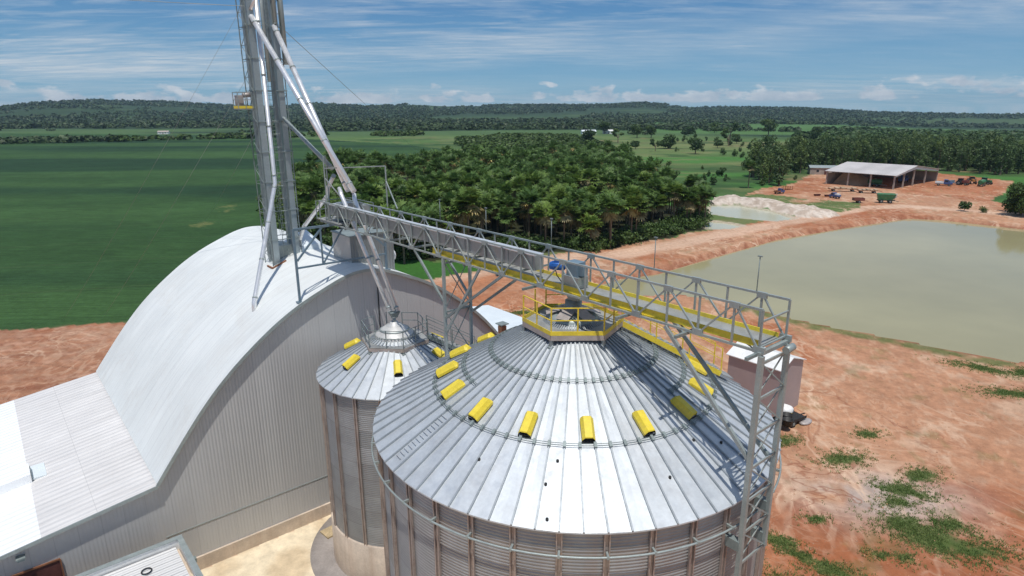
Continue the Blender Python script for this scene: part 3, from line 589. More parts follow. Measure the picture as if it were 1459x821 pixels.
rg = thing('rubber_ring', 'small black rubber ring lying on the annex roof', 'ring', -15.4, -3.4, 3.68); ring_.build('ring', MT['black'], rg, OFF(rg))
slab_ = thing('concrete_cover', 'weathered square concrete cover lying on the sand beside the small silo', 'cover', 2.3-6.3+.0, -2.6, 0)
mb = MB(); mb.prism([(-5.1, -2.6), (-3.9, -2.5), (-4.0, -1.5), (-5.2, -1.6)], 0.0, .16); mb.build('slab', mat('weathered_cover', (.42, .33, .20), .9, 0, .3, 1.5, .15, 12, bump=.3, bs=8), slab_, OFF(slab_))

# ================================================================== SILOS
def az2loc(a): return R(a-90-40.2)
VENT = None
def make_silo(label, cs, ct, Rr, ze, slope, Nr, azseam, plinth, rings, vents, nv, yellowvent=True, stiffstep=2):
    root = thing('grain_silo', label, 'silo', cs, ct, 0)
    th0 = az2loc(azseam); dth = 2*PI/Nr; zap = ze+slope*Rr
    P = lambda r, th, dz=0: (r*math.cos(th), r*math.sin(th), ze+slope*(Rr-r)+dz)
    rnd = random.Random(int(Rr*100))
    # roof sheets with standing seams
    mb = MB(); radii = [.55, 1.0]+[1.0+(Rr-1.0)*k/9 for k in range(1, 10)]
    for k in range(Nr):
        a = th0+k*dth; b_ = a+dth; tn = rnd.uniform(.95, 1.04); jit = [rnd.uniform(-.012, .012) for _ in radii]; mid = (a+b_)/2
        wv = [rnd.uniform(-.005, .005) for _ in radii]
        vs = []
        for i, r in enumerate(radii):
            vs += [P(r, a), P(r*math.cos(dth/2), mid, wv[i]-.008), P(r, b_)]
        if True:
            fs = []
            for i in range(len(radii)-1):
                q = i*3; fs += [(q, q+3, q+4, q+1), (q+1, q+4, q+5, q+2)]
            mb.add(vs, fs, tn, False)
        e0 = P(Rr, a); e1 = P(Rr, b_); mb.add([e0, e1, (e1[0], e1[1], e1[2]-.05), (e0[0], e0[1], e0[2]-.05)], [(0, 3, 2, 1)], tn)
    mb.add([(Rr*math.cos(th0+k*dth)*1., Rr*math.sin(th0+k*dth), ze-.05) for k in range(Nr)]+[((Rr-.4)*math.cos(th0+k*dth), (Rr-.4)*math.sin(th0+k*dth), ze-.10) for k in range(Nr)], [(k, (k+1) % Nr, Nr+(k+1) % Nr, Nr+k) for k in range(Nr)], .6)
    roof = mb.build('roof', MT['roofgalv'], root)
    mb = MB()
    for k in range(Nr):
        a = th0+k*dth; p0 = Vector(P(.6, a, .03)); p1 = Vector(P(Rr+.01, a, .03)); mb.bar(p0, p1, .055, .075)
    mb.build('seam_ribs', MT['rib'], roof)
    # clamped rings on the roof
    for r, a0, a1 in rings:
        mb = MB(); n = Nr
        seq = [k for k in range(Nr) if ((math.degrees(th0+k*dth)+90+40.2-a0) % 360) <= (a1-a0) % 360.001 or a1-a0 >= 360]
        if a1-a0 < 360: seq.sort(key=lambda k: (math.degrees(th0+k*dth)+90+40.2-a0) % 360)
        prs = list(zip(seq, seq[1:]+([seq[0]] if a1-a0 >= 360 else [])))
        for u_, v_ in prs:
            for dr in (-.035, .035):
                mb.tube([P(r+dr, th0+u_*dth, .10), P(r+dr, th0+v_*dth, .10)], .013, 5, cap=False)
            mb.bar(P(r-.09, th0+u_*dth, .10), P(r+.09, th0+u_*dth, .10), .10, .07)
        mb.build('clamp_ring', MT['galvdark'], roof)
    # wall
    Rw = Rr-.22; pitch = .118; zb = plinth
    nseg = Nr*2; rows = int((ze-.06-zb)/pitch*4)+1
    thv = np.linspace(0, 2*PI, nseg, endpoint=False)+th0; zv = zb+np.arange(rows)*pitch/4; rv = Rw+.016*np.sin(zv/pitch*2*PI)
    Rg, Tg = np.meshgrid(rv, thv, indexing='ij'); Zg = np.repeat(zv[:, None], nseg, 1)
    i0 = np.arange(rows-1)[:, None]*nseg; k0 = np.arange(nseg)[None, :]; k1 = (k0+1) % nseg
    npmesh('wall', np.stack([Rg*np.cos(Tg), Rg*np.sin(Tg), Zg], -1).reshape(-1, 3), np.stack([i0+k0, i0+k1, i0+nseg+k1, i0+nseg+k0], -1).reshape(-1, 4), wallmat('silo_wall_sheet', Nr, th0, ze), root, smooth=True)
    # stiffeners
    sb = MB(); z1 = ze-.10
    for x0, x1, y0, y1 in ((-.10, -.06, 0, .10), (.06, .10, 0, .10), (-.06, .06, 0, .025)): sb.box((y0, x0, zb+.02), (y1, x1, z1))
    first = None
    for k in range(0, Nr, stiffstep):
        a = th0+k*dth
        if first is None: first = sb.build('stiffener', MT['stiff'], root); o = first
        else: o = first.copy(); SC.collection.objects.link(o); o.parent = root
        o.location = ((Rw+.012)*math.cos(a), (Rw+.012)*math.sin(a), 0); o.rotation_euler = (0, 0, a)
    # plinth and ring
    mb = MB(); mb.lathe([(Rw+.16, 0), (Rw+.12, plinth-.04), (Rw+.06, plinth+.01), (Rw-.2, plinth+.01)], 72); mb.build('plinth', MT['conc'], root)
    return root, P, th0, dth, Rw
big, PB, thB, dB, RwB = make_silo('largest galvanised grain silo in the foreground with a yellow-railed hexagonal top platform', -1.17, -20.71, 8.2, 15.13, .5532, 70, 2.6, 1.5,
    [(5.67, 0, 360), (3.36, 0, 360), (4.48, -104, -54), (4.48, 45, 98)], None, 16)
sml, PS, thS, dS, RwS = make_silo('smaller galvanised grain silo between the arched store and the big silo', -1.08, -5.86, 4.7, 12.3, .5532, 38, -1.2, 2.82, [], None, 6)
# roof vents (hood with chamfered top, open lower mouth)
vm = MB(); w0, w1, h = .23, .13, .26; L_ = .46
def vsec(xx, hh, ws): return [(xx, -w0*ws, .0), (xx, -w0*ws, .10*hh), (xx, -w1*ws, h*hh), (xx, w1*ws, h*hh), (xx, w0*ws, .10*hh), (xx, w0*ws, .0)]
secs = [vsec(-L_, .45, .8), vsec(-L_+.10, 1, 1), vsec(L_, 1, 1), vsec(L_+.03, .9, .98)]
vv = [p for s_ in secs for p in s_]; ff = [tuple(range(6))]
for i in range(3):
    for k in range(5): ff.append((i*6+k, (i+1)*6+k, (i+1)*6+k+1, i*6+k+1))
vm.add(vv, ff); VENTMESH = vm.build('roof_vent', MT['yellow'])
mo = MB(); mo.add([(L_-.02, -w0*.95, .01), (L_-.02, -w0*.95, .09), (L_-.02, -w1*.95, h*.9), (L_-.02, w1*.95, h*.9), (L_-.02, w0*.95, .09), (L_-.02, w0*.95, .01)], [tuple(range(6))])
mo.box((L_+.02, -w0*1.05, -.02), (L_+.06, w0*1.05, .035)); MOUTH = mo.build('vent_mouth_shade', MT['black'])  # black sheet and lip stand in for the shade inside the opening
first = True
for root, P, azs_, rm, sc_ in ((big, PB, [.5+22.5*k for k in range(16)], 5.10, 1.0), (sml, PS, [12.5+60*k for k in range(6)], 2.9, 1.08)):
    for a in azs_:
        if first: v_, m_ = VENTMESH, MOUTH; first = False
        else:
            v_ = VENTMESH.copy(); m_ = MOUTH.copy(); SC.collection.objects.link(v_); SC.collection.objects.link(m_)
        th = az2loc(a); v_.parent = root; m_.parent = v_
        v_.location = P(rm, th, .05); v_.rotation_euler = Matrix.Rotation(th, 3, 'Z').to_euler(); v_.rotation_mode = 'QUATERNION'
        v_.rotation_quaternion = (Matrix.Rotation(th, 3, 'Z') @ Matrix.Rotation(math.atan(.5532), 3, 'Y')).to_quaternion(); v_.scale = (sc_, sc_*.98, sc_)
# wind ring under the big eave
mb = MB(); zr = 15.13-.80
mb.tube([((RwB+.30)*math.cos(2*PI*k/105), (RwB+.30)*math.sin(2*PI*k/105), zr) for k in range(105)], .038, 8, closed=True)
for k in range(0, 70, 2):
    a = thB+k*dB; mb.bar(((RwB+.08)*math.cos(a), (RwB+.08)*math.sin(a), zr), ((RwB+.34)*math.cos(a), (RwB+.34)*math.sin(a), zr), .07, .10)
mb.build('wind_ring', MT['galv'], big)
# faint ladder rungs on the big roof (pressed steps)
mb = MB()
a = az2loc(-57)
for k in range(13):
    r = 5.95+k*.155; c_ = Vector(PB(r, a, .045)); tn = Vector((-math.sin(a), math.cos(a), 0)); mb.bar(c_-tn*.17, c_+tn*.17, .03, .03)
mb.build('roof_steps', MT['roofgalv'], big)
# dark knots of sealant
mb = MB()
for a, r in ((-10.5, 7.9), (-9.5, 6.15), (-12, 6.9), (22, 6.9), (38, 6.1), (47, 6.6), (-33, 6.6)):
    c_ = PB(r, az2loc(a), .01); mb.lathe([(.05, c_[2]-.03), (.045, c_[2]+.05), (0, c_[2]+.055)], 8, c=(c_[0], c_[1]))
mb.build('bolt_caps', MT['black'], big)
# ring slab round the small silo
mb = MB(); mb.lathe([(4.55, .05), (6.1, .05), (6.1, -.05)], 72)
ap = thing('silo_apron', 'dark concrete ring slab round the foot of the smaller silo', 'slab', -1.08, -5.86, 0); mb.build('slab', MT['concdark'], ap)
mb = MB(); mb.lathe([(8.0, .05), (9.4, .05), (9.4, -.05)], 72)
ap = thing('silo_apron', 'dark concrete ring slab round the foot of the largest silo', 'slab', -1.17, -20.71, 0); mb.build('slab', MT['concdark'], ap)

# ------------------------------------------------------------------ top platforms
def platform(label, cs, ct, z, r, ph, ri, colrail, coledge, toe, nmid=1, gap=None, zc=0):
    root = thing('silo_platform', label, 'platform', cs, ct, z)
    V = [(r*math.cos(R(ph+60*k)), r*math.sin(R(ph+60*k))) for k in range(6)]; VI = [(ri*math.cos(R(ph+60*k)), ri*math.sin(R(ph+60*k))) for k in range(6)]
    mb = MB(); fs = [(k, (k+1) % 6, 6+(k+1) % 6, 6+k) for k in range(6)]
    mb.add([(x_, y_, .16) for x_, y_ in V]+[(x_, y_, .16) for x_, y_ in VI], fs); mb.add([(x_, y_, .12) for x_, y_ in V]+[(x_, y_, .12) for x_, y_ in VI], [f[::-1] for f in fs]); mb.build('deck', MT['grate'], root)
    mb = MB()
    for k in range(6): mb.bar((*V[k], .03), (*V[(k+1) % 6], .03), .06, .20); mb.bar((*VI[k], .05), (*VI[(k+1) % 6], .05), .05, .16)
    for k in range(6): mb.bar((*V[k], .05), (*VI[k], .05), .06, .14)
    mb.build('edge_beam', coledge, root)
    if toe:
        mb = MB()
        for k in range(6): mb.bar((V[k][0]*1.012, V[k][1]*1.012, .22), (V[(k+1) % 6][0]*1.012, V[(k+1) % 6][1]*1.012, .22), .02, .17)
        mb.build('toe_board', MT['yellow'], root)
    posts = []; mb = MB()
    for k in range(6):
        for j in range(nmid+1):
            f = j/(nmid+1); x_ = V[k][0]*(1-f)+V[(k+1) % 6][0]*f; y_ = V[k][1]*(1-f)+V[(k+1) % 6][1]*f; posts.append((x_*.99, y_*.99))
    if gap is not None: keep = lambda i: i not in gap
    else: keep = lambda i: True
    first = None
    for i, (x_, y_) in enumerate(posts):
        if first is None:
            m1 = MB(); m1.box((-.022, -.022, 0), (.022, .022, 1.12)); first = m1.build('railing_post', colrail, root); first.location = (x_, y_, .1)
        else:
            q = first.copy(); SC.collection.objects.link(q); q.parent = root; q.location = (x_, y_, .1)
    n = len(posts)
    for z_, nm in ((1.21, 'top_rail'), (.72, 'mid_rail')):
        mb = MB()
        for i in range(n):
            if keep(i): mb.bar((*posts[i], z_), (*posts[(i+1) % n], z_), .035)
        mb.build(nm, colrail, root)
    for k in range(6):
        x_, y_ = V[k][0]*.97, V[k][1]*.97; rr = math.hypot(x_, y_); zc_ = zc-.5532*rr-z
        mb = MB(); mb.box((x_-.06, y_-.06, zc_-.05), (x_+.06, y_+.06, .02)); mb.box((x_-.14, y_-.12, zc_-.06), (x_+.14, y_+.12, zc_-.005)); mb.build('leg', MT['galv'], root)
    return root, V
zapB = 15.13+.5532*8.2; zapS = 12.3+.5532*4.7
pfB, VB = platform('yellow-railed hexagonal platform on the peak of the big silo', -1.17, -20.71, 18.90, 2.03, -160, 1.25, MT['yellowrail'], MT['ledge'], True, 1, (8, 9), zapB)
pfS, VS_ = platform('grey-railed hexagonal platform on the peak of the smaller silo', -1.08, -5.86, 13.95, 2.03, -166, 1.35, MT['galvdark'], MT['ledge'], False, 1, (7, 8), zapS)
# silo caps
mb = MB(); mb.lathe([(1.16, 13.6), (1.16, 14.40), (1.08, 14.50), (.84, 14.68), (.80, 14.74), (.52, 14.90), (.46, 14.93), (.46, 14.98), (.26, 15.0), (.24, 15.15), (0, 15.15)], 36); cp = mb.build('roof_cap', MT['ledgepale'], sml)
mb = MB()
for k in range(36): a = 2*PI*k/36; mb.box((1.16*math.cos(a)-.03, 1.16*math.sin(a)-.03, 14.40), (1.16*math.cos(a)+.03, 1.16*math.sin(a)+.03, 14.46))
mb.lathe([(.86, 14.66), (.89, 14.71), (.80, 14.745)], 36); mb.build('cap_flange', MT['galv'], cp)
mb = MB(); mb.lathe([(1.0, 18.9), (1.0, 19.25), (.86, 19.36), (.5, 19.48), (.34, 19.55), (.34, 19.9), (0, 19.9)], 36); mb.build('roof_cap', MT['galv'], big)
mb = MB()
for a in (20, 80, 140, 200, 260, 320):
    c_, s_ = math.cos(R(a)), math.sin(R(a)); mb.add([(c_*.35-s_*.28, s_*.35+c_*.28, 19.62), (c_*.35+s_*.28, s_*.35-c_*.28, 19.62), (c_*1.1+s_*.28, s_*1.1-c_*.28, 19.40), (c_*1.1-s_*.28, s_*1.1+c_*.28, 19.40)], [(0, 1, 2, 3)])
mb.build('inspection_hatches', MT['ledge'], big)
# roof stairs down the far side of both silos
def roofstair(label, cs, ct, zap, az_, r0, r1, railm, strm, w=.7):
    th = az2loc(az_); root = thing('roof_stair', label, 'stairs', cs, ct, zap-.5532*r0)
    z0 = zap-.5532*r0; u = Vector((math.cos(th), math.sin(th), 0)); n_ = Vector((-u.y, u.x, 0))
    Pp = lambda r, o_, dz: u*r+n_*o_+Vector((0, 0, zap-.5532*r-z0+dz))
    for side in (-1, 1):
        mb = MB(); mb.bar(Pp(r0, side*w/2, .34), Pp(r1, side*w/2, .30), .03, .22); mb.build('stringer', strm, root)
    mb = MB(); n = int((r1-r0)/.27)
    for k in range(n): r = r0+(k+.5)*(r1-r0)/n; p = Pp(r, 0, .40); mb.box((p.x-.0, p.y-.0, p.z), (p.x+.001, p.y+.001, p.z+.001)) if False else mb.bar(Pp(r, -w/2, .40), Pp(r, w/2, .40), .22, .03)
    mb.build('treads', MT['grate'], root)
    for side in (-1, 1):
        m2 = MB(); nn = max(2, int((r1-r0)/1.15))
        for k in range(nn+1):
            r = r0+k*(r1-r0)/nn; p = Pp(r, side*w/2, .45); m2.bar(p, p+Vector((0, 0, 1.0)), .04)
        m2.bar(Pp(r0, side*w/2, 1.45), Pp(r1, side*w/2, 1.45), .035); m2.bar(Pp(r0, side*w/2, .97), Pp(r1, side*w/2, .97), .03)
        m2.build('railing', railm, root)
    return root, Pp
rs1, Pp = roofstair('yellow stair with railings running down the far side of the big silo roof', -1.17, -20.71, zapB, 98, 1.95, 6.4, MT['yellowrail'], MT['yellow'])
mb = MB(); mb.bar(Pp(6.5, 0, .3), Pp(7.0, 0, .35), .7, .05); mb.build('landing', MT['grate'], rs1)
rs2, Pp = roofstair('grey stair with railings running down the smaller silo roof towards the big silo', -1.08, -5.86, zapS, 103, 1.95, 4.9, MT['galvdark'], MT['galvdark'], .65)
ld = thing('access_landing', 'yellow-railed access landing between the two silos, below the conveyor tower', 'landing', 1.9, -8.3, 12.2)
mb = MB(); mb.box((-.1, -.9, 0), (1.3, .8, .08)); mb.build('deck', MT['grate'], ld)
mb = MB()
for x_, y_ in ((-.1, -.9), (1.3, -.9), (1.3, .8), (.6, -.9), (1.3, 0)): mb.bar((x_, y_, 0), (x_, y_, 1.1), .04)
for z_ in (1.1, .6): mb.bar((-.1, -.9, z_), (1.3, -.9, z_), .035); mb.bar((1.3, -.9, z_), (1.3, .8, z_), .035)
mb.build('railing', MT['yellowrail'], ld)
mb = MB()
for x_, y_ in ((0, -.8), (1.2, -.8), (1.2, .7), (0, .7)): mb.bar((x_, y_, -12.2), (x_, y_, 0), .08)
mb.build('support_frame', MT['galvdark'], ld)

# ================================================================== CONVEYOR BRIDGE
S0, S1, ZB, ZT = -2.0, -.42, 20.4, 21.68; TE, TF = -29.1, 1.3
br = thing('conveyor_bridge', 'long galvanised truss bridge carrying a conveyor and walkway above both silos', 'conveyor bridge', -1.2, -14, 20.4)
bo = OFF(br)
bots = [-27.0+2.45*k for k in range(12)]; tops = [-28.2]+[-25.8+2.45*k for k in range(11)]
for sx, nm in ((S0, 'near_truss'), (S1, 'far_truss')):
    mb = MB()
    mb.bar((sx, TE, ZT), (sx, TF, ZT), .07, .07); mb.bar((sx, TE, ZB), (sx, TF, ZB), .075, .075)
    tp = sorted(tops); bt = sorted([TE]+bots+[TF-.9])
    seq = []
    for k in range(max(len(tp), len(bt))):
        if k < len(bt): seq.append((bt[k], ZB))
        if k < len(tp): seq.append((tp[k], ZT))
    for a_, b_ in zip(seq, seq[1:]): mb.bar((sx, a_[0], a_[1]), (sx, b_[0], b_[1]), .055, .05)
    for t_ in sorted(set([TE, TF]+tp+bt)): mb.bar((sx, t_, ZB), (sx, t_, ZT), .05, .065)
    for t_ in tp: mb.box((sx-.05, t_-.16, ZT-.14), (sx+.05, t_+.16, ZT+.05))
    for t_ in bt: mb.box((sx-.05, t_-.18, ZB-.05), (sx+.05, t_+.18, ZB+.16))
    mb.build('side_truss', MT['galv'], br, bo)
mb = MB()
for k in range(13):
    t_ = TE+.05+k*2.45; st_ = -2.62 if k % 1 == 0 and k in (0, 1, 2, 3, 4, 5, 7, 9) else S0
    mb.bar((st_ if k % 2 == 0 or k == 1 else S0, t_, ZB-.09), (S1+.1, t_, ZB-.09), .09, .10)
for k in range(12):
    t_ = TE+k*2.45; mb.bar((S0, t_, ZB-.02), (S1, t_+2.45, ZB-.02), .04, .03)
mb.build('cross_beams', MT['galvdark'], br, bo)
mb = MB(); mb.bar((S0, TE, ZT-.35), (S1, TE, ZT-.35), .05); mb.bar((S0, TE, ZB+.12), (S1, TE, ZB+.12), .05); mb.bar((S0-.1, TE-.05, ZB-.05), (S1+.1, TE-.05, ZB-.05), .12, .12); mb.bar((S0, TE, ZB+.12), (S0, TE, ZT-.35), .05); mb.build('end_frame', MT['galv'], br, bo)
# walkway
mb = MB(); mb.box((-1.78, TE+.1, 20.48), (-.72, -11.5, 20.52)); mb.build('walkway_deck', MT['grate'], br, bo)
for s_ in (-1.79, -.71):
    mb = MB(); mb.box((s_-.015, TE+.1, 20.44), (s_+.015, -11.5, 20.66)); mb.build('toe_board', MT['yellow'], br, bo)
mb = MB(); mb.box((-1.83, TE+3.4, 20.34), (-1.79, -11.5, 20.44)); mb.build('walkway_stringer', MT['yellow'], br, bo)
# conveyor casing
casm = mat('conveyor_casing_steel', (.34, .375, .375), .42, .4, .15, .9, .06, 10, streak=(1.2, .3, (.30, .30, .30)))
mb = MB(); mb.box((-1.92, -19.2, 20.95), (-1.42, .2, 21.56)); cs_ = mb.build('conveyor_casing', casm, br, bo)
mb = MB(); t_ = -19.2
k = 0
while t_ < .1: mb.box((-1.95, t_+.02, 21.56), (-1.39, min(t_+1.5, .2)-.02, 21.60)); t_ += 1.55
c2_ = mb.build('casing_cover', MT['pipe'], cs_); c2_.data.transform(Matrix.Translation((-bo[0], -bo[1], -bo[2])))
mb = MB(); t_ = -19.1
while t_ < .1: mb.box((-1.94, t_, 20.93), (-1.40, t_+.05, 21.57)); t_ += 1.55
c3_ = mb.build('casing_flange', MT['galvdark'], cs_); c3_.data.transform(Matrix.Translation((-bo[0], -bo[1], -bo[2])))
mb = MB()
for k in range(12): mb.bar((S0, -18.5+k*1.6, 20.85), (-.5, -18.5+k*1.6, 20.85), .06, .08)
mb.build('casing_supports', MT['galvdark'], br, bo)
# lamp posts on the far chord
for t_, h_ in ((-28.0, 1.15), (-24.0, 1.15), (-18.6, 1.15), (-14.1, 1.1), (-10.2, 1.1)):
    mb = MB(); mb.tube([(S1, t_, ZT), (S1, t_, ZT+h_)], .018, 6); mb.box((S1-.03, t_-.07, ZT+h_), (S1+.03, t_+.07, ZT+h_+.035)); mb.build('lamp_post', MT['galvdark'], br, bo)
# drive motor and gearbox above the big silo
dm = thing('drive_motor', 'blue electric drive motor with grey gearbox at the conveyor head above the big silo', 'motor', -1.3, -20.5, 20.72)
mb = MB(); mb.lathe([(0, 0), (.15, 0), (.17, .03), (.17, .46), (.15, .5), (.15, .60), (.10, .64), (0, .64)], 18)
mo_ = mb.build('motor', MT['blue'], dm); mo_.rotation_euler = (R(90), 0, R(25)); mo_.location = (-.45, .55, .58)
mb = MB()
for k in range(12):
    a = 2*PI*k/12; mb.box((.165*math.cos(a)-.008, .165*math.sin(a)-.008, .08), (.165*math.cos(a)+.02*math.cos(a)+.008, .165*math.sin(a)+.02*math.sin(a)+.008, .44))
mb.box((-.07, .16, .18), (.07, .25, .36)); mb.build('cooling_fins', MT['blue'], mo_)
mb = MB(); mb.box((-.25, -.75, .28), (.2, -.15, .85)); mb.box((-.18, -.95, .35), (.12, -.75, .75)); mb.build('gearbox', MT['bluegrey'], dm)
mb = MB(); mb.box((-.32, -.85, -.05), (.28, .0, .28)); mb.add([(-.32, -.85, -.05), (.28, -.85, -.05), (.28, .0, -.05), (-.32, .0, -.05), (-.12, -.55, -.75), (.18, -.55, -.75), (.18, -.15, -.75), (-.12, -.15, -.75)], [(0, 1, 5, 4), (1, 2, 6, 5), (2, 3, 7, 6), (3, 0, 4, 7)]); mb.build('discharge_hopper', casm, dm)
mb = MB(); mb.tube([(.03, -.35, -.75), (.12, -.25, -1.35)], .16, 12); mb.build('spout', casm, dm)
mb = MB(); mb.tube([(-.55, .2, .6), (-.62, .0, .3), (-.5, -.2, 0), (-.3, -.3, -.3)], .02, 5); mb.build('cable', MT['black'], dm)

# end support tower on the big silo wall
def lattice(label, s0, s1, t, ztop, zb0, zb1, n, m1, m2, leg=.13):
    root = thing('support_tower', label, 'tower', (s0+s1)/2, t, min(zb0, zb1)); off = OFF(root)
    for s_, z_ in ((s0, zb0), (s1, zb1)):
        mb = MB(); mb.bar((s_, t, z_), (s_, t, ztop), leg, leg, (0, 1, 0)); mb.build('leg', m1, root, off)
    mb = MB(); h = (ztop-.3-max(zb0, zb1))/n
    for k in range(n):
        z_ = ztop-.25-k*h; mb.bar((s0, t, z_), (s1, t, z_), .05, .09)
        mb.angle((s0, t-.03, z_), (s1, t-.03, z_-h), .05); mb.angle((s1, t+.03, z_), (s0, t+.03, z_-h), .05)
    mb.bar((s0, t, ztop-.25-n*h), (s1, t, ztop-.25-n*h), .05, .09)
    mb.build('bracing', m2, root, off); return root, off
et, eo = lattice('lattice legs at the right end of the conveyor bridge, fixed to the big silo', S0-.05, S1-.05, -29.22, 20.3, 11.6, 13.0, 6, MT['galv'], MT['galv'], .15)
for s_, z_ in ((S0-.05, 11.8), (S0-.05, 13.6), (S1-.05, 13.2), (S1-.05, 14.4)): mb = MB(); mb.box((s_-.12, -29.2, z_), (s_+.12, -28.45, z_+.35)); mb.build('wall_bracket', MT['galvdark'], et, eo)
mb = MB(); mb.tube([(-.95, -29.40, 20.25), (S1-.1, -29.40, 20.28)], .12, 10); mb.build('pulley_housing', MT['galv'], et, eo)
for sx, t0, z1 in ((S0-.05, -25.8, 16.9), (S1-.05, -24.6, 16.2)):
    mb = MB(); mb.bar((sx, t0, ZB-.05), (sx, -29.15, z1), .11, .12); mb.build('brace', MT['galv'] if sx < -1 else MT['galvdark'], et, eo)
mt_, mo2 = lattice('lattice leg frame under the conveyor bridge in the gap between the two silos', S0, S1, -12.7, 20.35, .1, .1, 8, MT['galv'], MT['galvdark'], .13)
for sx in (S0, S1):
    for t0 in (-10.1, -17.2, -14.9):
        zz_ = 18.0 if t0 > -12 else (17.3 if t0 < -16 else 18.4)
        if t0 == -14.9: continue
        mb = MB(); mb.bar((sx, t0, ZB-.05), (sx, -12.75, zz_), .10, .11); mb.build('brace', MT['galvdark'], mt_, mo2)
mb = MB(); mb.bar((S0, -15.6, ZB-.05), (S0, -12.8, 16.6), .09, .11); mb.build('brace', MT['galv'], mt_, mo2)

# blue-grey frame carrying the bridge on the arched roof
hood = thing('spout_hood', 'pale sheet-metal hood on the arched roof where the bent spout lands', 'hood', -.2, 8.8, 17)
mb = MB(); mb.add([(-1.1, 8.0, 16.85), (1.4, 8.0, 16.85), (1.6, 11.2, 16.75), (-1.0, 11.2, 16.85), (-.9, 8.2, 17.35), (.6, 8.2, 17.5), (.9, 11.0, 18.1), (-.6, 11.0, 17.9)], [(0, 1, 5, 4), (1, 2, 6, 5), (2, 3, 7, 6), (3, 0, 4, 7), (4, 5, 6, 7)]); mb.build('shell', MT['palerf'], hood, OFF(hood))
fr = thing('roof_support_frame', 'blue-grey steel support frame standing on the near edge of the arched roof', 'support frame', -1.2, 0, 17); fo_ = OFF(fr)
for s_ in (-4.38, 1.85):
    mb = MB(); mb.bar((s_, 0, vzs(s_)+.08), (s_, 0, 20.27), .13, .13, (0, 1, 0)); mb.box((s_-.2, -.18, vzs(s_)+.06), (s_+.2, .18, vzs(s_)+.14)); mb.build('leg', MT['bluegrey'], fr, fo_)
mb = MB(); mb.bar((-4.38, 0, 20.27), (1.85, 0, 20.27), .12, .14); mb.build('top_beam', MT['bluegrey'], fr, fo_)
mb = MB(); mb.bar((-4.34, 0, 17.85), (1.85, 0, 17.85), .10, .11); mb.build('lower_beam', MT['bluegrey'], fr, fo_)
mb = MB(); mb.bar((-4.3, 0, 18.3), (-2.55, 0, 20.2), .10, .11); mb.bar((-2.65, 0, 17.9), (-2.65, 0, 20.2), .09, .09); mb.bar((-2.6, 0, 17.9), (-1.0, 0, 20.2), .09, .09); mb.bar((.0, 0, 20.2), (1.8, 0, 18.4), .10, .11); mb.build('brace', MT['bluegrey'], fr, fo_)
# distributor platform at the far end of the bridge
dp = thing('distributor_deck', 'cluttered grey distributor deck where the slanting spouts meet the bridge', 'deck', -1.2, .3, 20.5); do = OFF(dp)
mb = MB(); mb.box((-2.1, -1.6, 20.50), (.3, 1.6, 20.56)); mb.build('deck', MT['grate'], dp, do)
mb = MB()
for x_, y_ in ((-2.1, 1.6), (.3, 1.6), (-1.2, 1.6), (.3, .6), (.3, -1.6)): mb.bar((x_, y_, 20.5), (x_, y_, 21.65), .05)
for z_ in (21.65, 21.1): mb.bar((-2.1, 1.6, z_), (.3, 1.6, z_), .04); mb.bar((.3, 1.6, z_), (.3, -1.6, z_), .04)
mb.build('railing', MT['galvdark'], dp, do)
mb = MB(); mb.box((-1.5, -1.0, 20.6), (-.7, -.1, 21.7)); mb.box((-1.0, .5, 20.6), (-.3, 1.2, 21.5)); mb.box((-.35, -1.3, 20.6), (.15, -.6, 21.5)); mb.build('distributor_boxes', casm, dp, do)
mb = MB()
for a_, b_ in (((-1.9, .35, 20.5), (-1.9, .35, 23.85)), ((.0, -3.95, 21.7), (.0, -3.95, 24.1)), ((-1.9, .35, 23.8), (.0, -3.95, 24.1)), ((.0, -3.95, 23.2), (.0, -5.1, 21.7)), ((-1.5, .9, 20.5), (-1.5, .9, 24.5)), ((-1.5, .9, 24.5), (-1.9, .35, 24.5)), ((-1.9, .35, 23.8), (-1.9, .35, 24.5)), ((-1.9, .35, 23.2), (-1.2, -.9, 21.7))): mb.bar(a_, b_, .06)
mb.build('pipe_gantry', MT['galv'], dp, do)

# ================================================================== SPOUTS
def spout(label, pts, r, m='pipe', flanges=3, nozzle=False):
    root = thing('grain_spout', label, 'pipe', *pts[-1]); off = OFF(root)
    mb = MB(); mb.tube(pts, r, 14); mb.build('tube', MT[m], root, off)
    mb = MB()
    for i in range(len(pts)-1):
        p, q = Vector(pts[i]), Vector(pts[i+1]); n = max(1, int((q-p).length/3)) if (q-p).length > 1.4 else 0
        d = (q-p).normalized()
        for k in range(n+1):
            if (q-p).length < 1.0: break
            c_ = p+(q-p)*(.04+.92*k/max(1, n)); mb.tube([c_-d*.05, c_+d*.05], r*1.14, 14)
    if mb.v: mb.build('flange', MT['galv'], root, off)
    return root
spout('thick bright spout slanting from the elevator, leftmost of the two that cross the sky', [(-2.72, 7.9, 33.3), (-1.25, -2.2, 22.55)], .17)
spout('thick bright spout slanting from the elevator, rightmost of the two that cross the sky', [(-1.25, 7.9, 32.8), (-1.15, -1.2, 22.5)], .17)
spout('short dull spout slanting from the lower elevator to the distributor deck', [(-1.25, 7.9, 26.75), (-1.25, .6, 23.75)], .14, 'galv')
spout('bent bright spout dropping from the distributor deck to the far arched roof', [(-1.2, .55, 23.3), (-1.2, 1.5, 22.5), (-1.2, 1.75, 21.9), (-1.2, 6.1, 19.3), (-.75, 8.3, 17.9), (-.7, 8.5, 17.2)], .13)
spout('bright spout running down to the smaller silo cap, left one of the pair', [(-1.35, -.45, 22.6), (-1.5, -1.0, 22.2), (-1.35, -1.25, 21.5), (-1.22, -5.75, 15.75)], .13)
